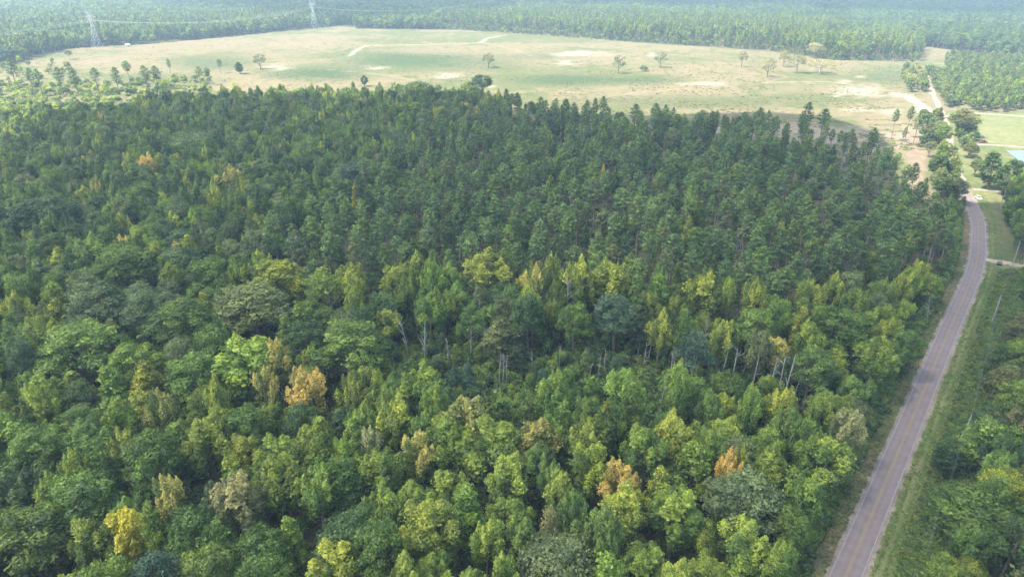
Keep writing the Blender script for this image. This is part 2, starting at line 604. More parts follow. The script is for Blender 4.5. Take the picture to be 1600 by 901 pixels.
# far trees: fewer, larger leaf sprays
for s in range(3):
    add_variant('far_round', v_billow, M_BARK, 4.7, 19, seed=150 + s, nl=18, per=70, size=.9, lobe=(.34, .5), zb=3.5)
for s in range(2):
    add_variant('far_plume', v_plume, M_BARK, 4.0, 20, seed=160 + s, nl=9, per=130, size=.9, zb=3)
for s in range(4):
    add_variant('far_pine', v_pine, M_PINEBARK, 3.2, 24, seed=170 + s, R=3.2, zb=11 + s, size=1.05, k=.4, layers=12)
for s in range(2):
    add_variant('tuft', v_bush, M_BARK, .6, .6, seed=190 + s, R=.6, Hh=.6, size=.22, per=26, nl=6)

# foliage colours: leaf reflectance (body, tips); pine tips add painted lit tops
TINT = {
    'dark': ((0.057, 0.100, 0.028), (0.092, 0.146, 0.034)),
    'mid': ((0.087, 0.147, 0.023), (0.144, 0.217, 0.031)),
    'light': ((0.114, 0.184, 0.031), (0.186, 0.265, 0.042)),
    'grey': ((0.117, 0.161, 0.052), (0.181, 0.222, 0.070)),
    'blue':   ((0.069, 0.120, 0.057), (0.103, 0.163, 0.078)),
    'olive':  ((0.106, 0.132, 0.039), (0.172, 0.184, 0.052)),
    'yg':     ((0.121, 0.201, 0.025), (0.230, 0.299, 0.032)),
    'yellow': ((0.149, 0.218, 0.028), (0.333, 0.368, 0.041)),
    'gold':   ((0.402, 0.391, 0.030), (0.529, 0.471, 0.037)),
    'orange': ((.460, .380, .075), (.660, .460, .095)),
    'otip': ((.150, .207, .032), (.480, .410, .085)),
    'tan': ((.180, .205, .060), (.340, .310, .105)),
    'pine':   ((0.095, 0.160, 0.046), (0.168, 0.255, 0.065)),  # tips pale as new growth, lightened further as lit crown tops
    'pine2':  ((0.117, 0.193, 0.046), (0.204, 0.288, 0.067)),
    'weed':   ((0.081, 0.138, 0.037), (0.132, 0.190, 0.048)),
    'dry':    ((0.287, 0.247, 0.121), (0.380, 0.322, 0.161)),
    'bare':   ((0.218, 0.184, 0.161), (0.276, 0.230, 0.207)),
    'cream':  ((0.322, 0.310, 0.127), (0.483, 0.414, 0.184)),
}

# ------------------------------------------------------------------ roads in the world
def gp(*pts):
    return [tuple(float(c) for c in ground(x, y)) for x, y in pts]

road_pts = gp((1321, 901), (1374, 775), (1431, 640), (1482, 518), (1523.5, 420), (1529, 372), (1527.5, 343), (1517, 319), (1508, 300), (1500, 280))
d0 = np.array(road_pts[0]) - np.array(road_pts[1]); d0 /= np.linalg.norm(d0)
road_pts = [tuple(np.array(road_pts[0]) + d0 * 90)] + road_pts
ROAD = smooth(road_pts, 8)
gravel_pts = [ROAD[-1]] + gp((1488, 235), (1476, 190), (1462, 155), (1452, 135), (1447, 118))
GRAVEL = smooth(gravel_pts, 8)
ROADALL = ROAD + GRAVEL[1:]
RW = 2.65

# ------------------------------------------------------------------ field and forest outlines (where things stand on the ground)
FOREST = [(-400, 215), (0, 196), (190, 200), (260, 180), (400, 172), (560, 168), (740, 168), (800, 188), (900, 204), (1000, 214), (1100, 219),
          (1200, 232), (1290, 256), (1350, 295), (1405, 340), (1450, 378), (1490, 402), (1600, 420), (1700, 1500), (-900, 1500)]
PINES = [(790, 186), (700, 235), (600, 300), (530, 330), (450, 400), (410, 455), (480, 485), (700, 468), (1000, 478), (1150, 500), (1300, 500),
         (1400, 480), (1475, 440), (1500, 402), (1450, 378), (1405, 340), (1350, 295), (1290, 256), (1200, 232), (1000, 214), (900, 204)]
THIN = [(1150, 216), (1200, 226), (1300, 238), (1375, 272), (1420, 318), (1452, 374), (1405, 342), (1350, 297), (1290, 258), (1200, 234)]
CLEAR = [(600, 560), (720, 540), (830, 560), (960, 575), (1100, 590), (1130, 640), (1040, 680), (900, 670), (720, 690), (610, 640)]
FAR_LEFT = [(-900, 126), (0, 104), (100, 77), (150, 73), (230, 69), (330, 60), (450, 48), (540, 39), (560, 40), (560, -40), (-900, -40)]
FAR_MID = [(556, 45), (640, 46), (720, 47), (800, 53), (900, 60), (1000, 67), (1100, 73), (1200, 80), (1260, 88), (1300, 94), (1436, 97),
           (1440, 80), (1440, -40), (556, -40)]
FAR_RIGHT = [(1436, 72), (1475, 77), (1550, 86), (1600, 92), (2600, 150), (2600, -40), (1436, -40)]
PLANTATION = [(1478, 110), (1476, 90), (1540, 93), (1600, 95), (2400, 140), (2400, 215), (1600, 175), (1530, 176), (1505, 168)]


tracks = [
    (gp((1538, 404), (1552, 408), (1575, 411), (1600, 416), (1680, 424)), 1.9, 'dirt'),
    (gp((1519, 296), (1535, 296.5), (1552, 297.5), (1566, 300)), 2.0, 'sand'),
    (gp((1498, 224), (1530, 226), (1560, 227), (1600, 230), (1700, 236)), 2.0, 'sand'),
    (gp((1480, 184), (1500, 178), (1540, 178), (1600, 182), (1700, 190)), 2.6, 'sand'),
    (gp((545, 88), (556, 80), (566, 74), (585, 71), (640, 70.5), (700, 69), (748, 67), (762, 60), (790, 55)), 3.4, 'sand'),
    (gp((752, 67), (775, 71), (800, 77), (820, 84), (838, 90)), 3.0, 'earth'),
    (gp((925, 155), (960, 150), (1000, 145), (1040, 141), (1078, 138)), 2.4, 'earth'),
    (gp((512, 109), (560, 113), (610, 119), (650, 127)), 2.0, 'dirt'),
    (gp((1195, 130), (1240, 128), (1290, 128), (1330, 132)), 2.4, 'sand'),
]


def ground_colour(x, y):
    px, py, zc = pixel(x, y)
    n1 = fbm(x / 60, y / 60, 3); n2 = fbm(x / 9, y / 9, 5); n3 = fbm(x / 2.6, y / 2.6, 9, 3); n4 = fbm(x / 180, y / 180, 21, 3)
    def L(c): return np.array(c)[None, :] * np.ones((len(x), 1))
    def mix(a, b, f): return a + (b - a) * np.clip(f, 0, 1)[:, None]
    col = mix(L((.200, .168, .094)), L((.122, .134, .058)), (n1 - .42) * 4 + (n2 - .5) * 4 + (n3 - .5) * 2 + (n4 - .5) * 3)
    # greener hollows in the near part of the field
    def blob(cx, cy, rx, ry, soft=.35, w=.5):
        d = np.hypot((px - cx) / rx, (py - cy) / ry) + (n2 - .5) * w + (n3 - .5) * w * .6 + (n1 - .5) * w
        return np.clip((1 - d) / soft, 0, 1)
    for (cx, cy, rx, ry, k) in ((640, 95, 130, 22, .9), (500, 115, 120, 16, .95), (760, 100, 90, 18, .5), (880, 125, 130, 14, .9), (330, 100, 90, 14, .7),
                                (1000, 125, 90, 10, .7), (1390, 120, 90, 16, .6), (1100, 160, 260, 14, .6), (250, 125, 120, 14, .6), (850, 88, 60, 8, .5)):
        col = mix(col, L((.064, .095, .042)), blob(cx, cy, rx, ry, .7) * k)
    for (cx, cy, rx, ry, k) in ((300, 68, 260, 14, .8), (430, 85, 90, 12, .6), (680, 80, 110, 7, .6), (1120, 105, 160, 14, .55), (150, 98, 120, 14, .7), (1240, 140, 90, 10, .6)):
        col = mix(col, L((.22, .176, .106)), blob(cx, cy, rx, ry, .8) * k)
    # bare sand and rubble
    for (cx, cy, rx, ry) in ((437, 106, 28, 4.5), (1340, 142, 36, 10), (1310, 150, 14, 5), (905, 83, 42, 4.5), (885, 98, 18, 6), (1320, 128, 14, 3), (1350, 172, 34, 3.5), (1400, 148, 20, 4),
                             (1345, 120, 14, 2.5), (768, 136, 9, 3), (590, 107, 24, 4), (1105, 131, 36, 2.5), (1020, 85, 8, 3), (700, 119, 22, 5),
                             (1465, 348, 16, 12), (1410, 305, 14, 10), (965, 190, 22, 12), (1125, 200, 20, 10), (1010, 198, 16, 6), (1395, 175, 16, 4), (1455, 338, 12, 8)):
        col = mix(col, L((.29, .25, .18)), blob(cx, cy, rx * 1.2, ry * 1.2, .8, 1.1) * 1.0)
    for pts, w, m in tracks[4:]:
        d = np.abs(polydist(smooth(pts, 8), x, y))
        k = np.clip((w * 1.15 - d + (n2 - .5) * 7 + (n3 - .5) * 4) / 3.5, 0, 1) * np.clip(.35 + (n1 - .3) * 2.2, .25, .95)
        col = mix(col, L({'dirt': (.25, .21, .14), 'sand': (.36, .31, .23), 'earth': (.30, .22, .15)}[m]), k)
    # forest floor
    inF = inside(FOREST, px + (n2 - .5) * 14, py + (n2 - .5) * 8)
    inP = inside(PINES, px, py)
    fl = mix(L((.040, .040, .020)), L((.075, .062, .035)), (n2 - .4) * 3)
    flp = mix(L((.10, .085, .05)), L((.075, .095, .04)), (n2 - .4) * 4)
    flp = mix(flp, L((.30, .20, .13)), np.clip((n1 - .52) * 5, 0, 1) * .6 * (py < 330))
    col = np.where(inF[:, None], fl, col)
    col = np.where((inF & inP)[:, None], flp, col)
    inFar = inside(FAR_LEFT, px, py) | inside(FAR_MID, px, py) | inside(FAR_RIGHT, px, py)
    col = np.where(inFar[:, None], mix(L((.08, .085, .04)), L((.20, .17, .10)), (n1 - .5) * 4), col)
    # cut-over strip in front of the field, earth track beside the gravel road
    strip = blob(1230, 215, 260, 26, .5, .7) * (~inF)
    col = mix(col, L((.26, .21, .15)), strip * .85)
    et = np.abs(polydist(gp((1404, 190), (1426, 205), (1432, 235), (1432, 270), (1440, 300), (1452, 330), (1468, 356)), x, y))
    col = mix(col, L((.235, .18, .12)), (6.0 - et + (n2 - .5) * 9) / 3)
    et = np.abs(polydist(gp((1417, 150), (1440, 165), (1452, 185), (1456, 200)), x, y))
    col = mix(col, L((.42, .33, .23)), (6 - et + (n2 - .5) * 6) / 3)
    # the right-hand side: mown field, yards
    rd = polydist(ROADALL, x, y)
    right = (rd > 0) & (x > 0)
    lawn = mix(L((.115, .145, .055)), L((.18, .175, .08)), (n2 - .35) * 3)
    m = right & (py < 420) & (py > 176)
    col = np.where(m[:, None], lawn, col)
    mow = mix(L((.20, .20, .094)), L((.165, .18, .078)), (n1 - .35) * 3)
    m = right & inside([(1536, 178), (2600, 190), (2600, 236), (1600, 226), (1525, 222)], px, py)
    col = np.where(m[:, None], mow, col)
    m = right & (py >= 420)
    scr = mix(L((.060, .100, .028)), L((.095, .125, .038)), (n2 - .4) * 3)
    col = np.where(m[:, None], scr, col)
    # verges along the paved road
    rp_ = polydist(ROAD, x, y)
    w = (n2 - .5) * 1.6 + (n3 - .5) * .8
    near = py > 300
    vl = near & (rp_ < 0) & (rp_ > -6.4 + w)
    col = np.where(vl[:, None], mix(L((.115, .12, .045)), L((.20, .15, .085)), (n2 - .38) * 3.5), col)
    vr = near & (rp_ > 0) & (rp_ < 7.2 + w)
    g = mix(L((.080, .132, .034)), L((.140, .165, .055)), (n2 - .35) * 3)
    for c0, ww, cc, k in ((3.6, .5, (.20, .165, .085), .5), (5.0, .5, (.22, .19, .095), .6), (6.6, .45, (.17, .15, .07), .4)):
        g = mix(g, L(cc), np.clip(1.2 - np.abs(rp_ + (n2 - .5) * 1.0 - c0) / ww, 0, 1) * k * (0.5 + n2))
    col = np.where(vr[:, None], g, col)
    col = np.where((near & (np.abs(rp_) < RW + .7 + (n3 - .5) * .9))[:, None], mix(L((.20, .16, .12)), L((.30, .25, .19)), n3), col)
    return col * (0.72 + .56 * n3)[:, None]


# ground: one fan-shaped sheet, finer near the camera, out past the horizon haze
def build_ground():
    na = 900
    ang = np.radians(np.concatenate([np.linspace(-100, -46, 60, endpoint=False), np.linspace(-46, 46, na, endpoint=False), np.linspace(46, 100, 60)]))
    r = np.concatenate([[2.0, 40], np.geomspace(75, 1500, 1000), np.geomspace(1560, 9000, 40)])
    Rr, Aa = np.meshgrid(r, ang, indexing='ij')
    x = (Rr * np.sin(Aa)).ravel(); y = (Rr * np.cos(Aa)).ravel()
    z = np.zeros_like(x)
    col = ground_colour(x, np.maximum(y, 20))
    n, m = len(r), len(ang)
    i = np.arange(n - 1)[:, None]; j = np.arange(m - 1)[None, :]
    a = (i * m + j).ravel(); b = (i * m + j + 1).ravel(); c = ((i + 1) * m + j + 1).ravel(); d = ((i + 1) * m + j).ravel()
    mt, nt, out = mat("ground_cover")
    at = nt.nodes.new("ShaderNodeAttribute"); at.attribute_name = 'cover'
    tc = nt.nodes.new("ShaderNodeTexCoord")
    nz = nt.nodes.new("ShaderNodeTexNoise"); nz.inputs['Scale'].default_value = 1.6; nz.inputs['Detail'].default_value = 6
    nz.inputs['Roughness'].default_value = .7
    nt.links.new(tc.outputs['Object'], nz.inputs[0])
    k = math_node(nt, 'ADD', .55, math_node(nt, 'MULTIPLY', nz.outputs['Fac'], .9))
    sc = nt.nodes.new("ShaderNodeVectorMath"); sc.operation = 'SCALE'
    nt.links.new(at.outputs['Color'], sc.inputs[0]); nt.links.new(k, sc.inputs[3])
    df = nt.nodes.new("ShaderNodeBsdfDiffuse")
    bp = nt.nodes.new("ShaderNodeBump"); bp.inputs['Strength'].default_value = .6; bp.inputs['Distance'].default_value = .3
    nt.links.new(nz.outputs['Fac'], bp.inputs['Height']); nt.links.new(bp.outputs[0], df.inputs['Normal'])
    nt.links.new(sc.outputs[0], df.inputs[0]); nt.links.new(df.outputs[0], out.inputs[0])
    me = new_mesh("ground", np.stack([x, y, z], 1), np.stack([a, d, c, b], 1), (mt,), {'cover': np.concatenate([col, np.ones((len(col), 1))], 1)})
    tag(link("ground", me), kind='structure')


build_ground()


def strip_mesh(name, pts, off0, off1, z, m, wob=0.0, seed=0, dash=None):
    P = np.array(pts, float)
    T = np.gradient(P, axis=0); T = T / np.linalg.norm(T, axis=1, keepdims=True)
    Nr = np.stack([T[:, 1], -T[:, 0]], 1)
    rg = np.random.default_rng(seed)
    cols = 5 if off1 - off0 > 2 else 2
    V = []
    for c in range(cols):
        o = off0 + (off1 - off0) * c / (cols - 1)
        w = rg.normal(0, wob, len(P)) if c in (0, cols - 1) and wob else 0
        q = P + Nr * (np.ones(len(P)) * o + w)[:, None]
        V.append(np.concatenate([q, np.full((len(P), 1), z)], 1))
    V = np.stack(V, 1)
    n = len(P)
    s = np.concatenate([[0], np.cumsum(np.linalg.norm(np.diff(P, axis=0), axis=1))])
    Q = [(i * cols + c, i * cols + c + 1, (i + 1) * cols + c + 1, (i + 1) * cols + c) for i in range(n - 1) for c in range(cols - 1)]
    lane = np.zeros((n, cols, 4)); lane[:, :, 0] = np.linspace(0, 1, cols)[None, :]; lane[:, :, 1] = (s / 100)[:, None]; lane[:, :, 3] = 1
    return new_mesh(name, V.reshape(-1, 3), Q, (m,), {'lane': lane.reshape(-1, 4)})


def asphalt():
    m, nt, out = mat("worn_pinkish_chip_seal")
    at = nt.nodes.new("ShaderNodeAttribute"); at.attribute_name = 'lane'
    sep = nt.nodes.new("ShaderNodeSeparateColor"); nt.links.new(at.outputs['Color'], sep.inputs[0])
    tc = nt.nodes.new("ShaderNodeTexCoord")
    nz = nt.nodes.new("ShaderNodeTexNoise"); nz.inputs['Scale'].default_value = .35; nz.inputs['Detail'].default_value = 8; nz.inputs['Roughness'].default_value = .7
    nt.links.new(tc.outputs['Object'], nz.inputs[0])
    n2 = nt.nodes.new("ShaderNodeTexNoise"); n2.inputs['Scale'].default_value = 9; n2.inputs['Detail'].default_value = 3
    nt.links.new(tc.outputs['Object'], n2.inputs[0])
    # wheel tracks: worn bands at four places across the width
    w = math_node(nt, 'COSINE', math_node(nt, 'MULTIPLY', sep.outputs[0], 6.2832 * 4))
    w = math_node(nt, 'MULTIPLY', w, .05)
    f = math_node(nt, 'ADD', nz.outputs['Fac'], w)
    f = math_node(nt, 'ADD', f, math_node(nt, 'MULTIPLY', math_node(nt, 'SUBTRACT', n2.outputs['Fac'], .5), .35))
    rp = nt.nodes.new("ShaderNodeValToRGB")
    rp.color_ramp.elements[0].position = .28; rp.color_ramp.elements[1].position = .72
    rp.color_ramp.elements[0].color = (.182, .142, .126, 1); rp.color_ramp.elements[1].color = (.255, .206, .184, 1)
    nt.links.new(f, rp.inputs[0])
    p = nt.nodes.new("ShaderNodeBsdfPrincipled"); p.inputs['Roughness'].default_value = .85
    p.inputs['Specular IOR Level'].default_value = .2
    nt.links.new(rp.outputs[0], p.inputs['Base Color']); nt.links.new(p.outputs[0], out.inputs[0])
    return m


M_ROAD = asphalt()
M_YELLOW = noise_material("worn_yellow_paint", (.24, .185, .09), (.33, .245, .10), 1.2)
M_WHITE = noise_material("worn_white_paint", (.24, .22, .22), (.36, .34, .34), .8)
M_SAND = noise_material("pale_sandy_gravel", (.23, .195, .14), (.33, .285, .215), .3)
M_DIRT = noise_material("tan_dirt", (.32, .26, .16), (.46, .38, .26), .3)
M_EARTH = noise_material("reddish_earth", (.26, .19, .12), (.36, .275, .19), .25)

tag(link("road", strip_mesh("road", ROAD, -RW, RW, .02, M_ROAD, .05, 1)), kind='structure')
tag(link("yellow_line", strip_mesh("yellow_line", ROAD, -.20, -.07, .026, M_YELLOW)), kind='structure')
tag(link("yellow_line", strip_mesh("yellow_line", ROAD, .07, .20, .026, M_YELLOW)), kind='structure')
tag(link("white_line", strip_mesh("white_line", ROAD, -RW + .12, -RW + .26, .026, M_WHITE)), kind='structure')
tag(link("white_line", strip_mesh("white_line", ROAD, RW - .26, RW - .12, .026, M_WHITE)), kind='structure')
tag(link("gravel_road", strip_mesh("gravel_road", GRAVEL, -2.3, 2.3, .014, M_SAND, .4, 2)), kind='structure')
for i, (pts, w, m) in enumerate(tracks[:4]):
    tag(link("dirt_track", strip_mesh("dirt_track", smooth(pts, 14), -w, w, .018 + .004 * i, {"dirt": M_DIRT, "sand": M_SAND}[m], w * .16, 20 + i)), kind='structure')

# pond at the right edge
m_water, nt, out = mat("still_pond_water")
p = nt.nodes.new("ShaderNodeBsdfPrincipled"); p.inputs['Base Color'].default_value = (.15, .19, .21, 1); p.inputs['Roughness'].default_value = .30
p.inputs['IOR'].default_value = 1.33; p.inputs['Specular IOR Level'].default_value = .8
nt.links.new(p.outputs[0], out.inputs[0])
pw = gp((1572, 235), (1680, 236), (1720, 275), (1622, 275), (1600, 257))
me = new_mesh("pond_water", [(x, y, .05) for x, y in pw], None, (m_water,), None, [(0, 4, 1), (4, 3, 1), (3, 2, 1)])
tag(link("pond_water", me), kind='structure')

# ------------------------------------------------------------------ trees: where each one stands
TREES = []      # dicts: kind, x, y, R, h, col, lab, hero
GRID = {}


HIDE = []       # picture place, half width and distance of trees one should be able to see


def hides_hero(x, y, r, h):
    px, py, zc = pixel(x, y, h)
    w = r * F / zc
    for hx, hy, hw, hz in HIDE:
        if zc < hz and abs(px - hx) < hw * .75 + w * .6 and hy - hw * .5 < py + w * .15 < hy + hw * 1.3:
            return True
    return False


def near_ok(x, y, r, k):
    gx, gy = int(x // 8), int(y // 8)
    for i in (-1, 0, 1):
        for j in (-1, 0, 1):
            for (a, b, s) in GRID.get((gx + i, gy + j), ()):
                if (a - x) ** 2 + (b - y) ** 2 < ((r + s) * k) ** 2:
                    return False
    return True


def put(kind, x, y, R, h, col, lab=None, name='broadleaf_tree', block=True, lean=None):
    t = dict(kind=kind, x=float(x), y=float(y), R=float(R), h=float(h), col=col, lab=lab, name=name, hero=lab is not None, lean=lean)
    TREES.append(t)
    if block:
        GRID.setdefault((int(x // 8), int(y // 8)), []).append((x, y, R))
    return t


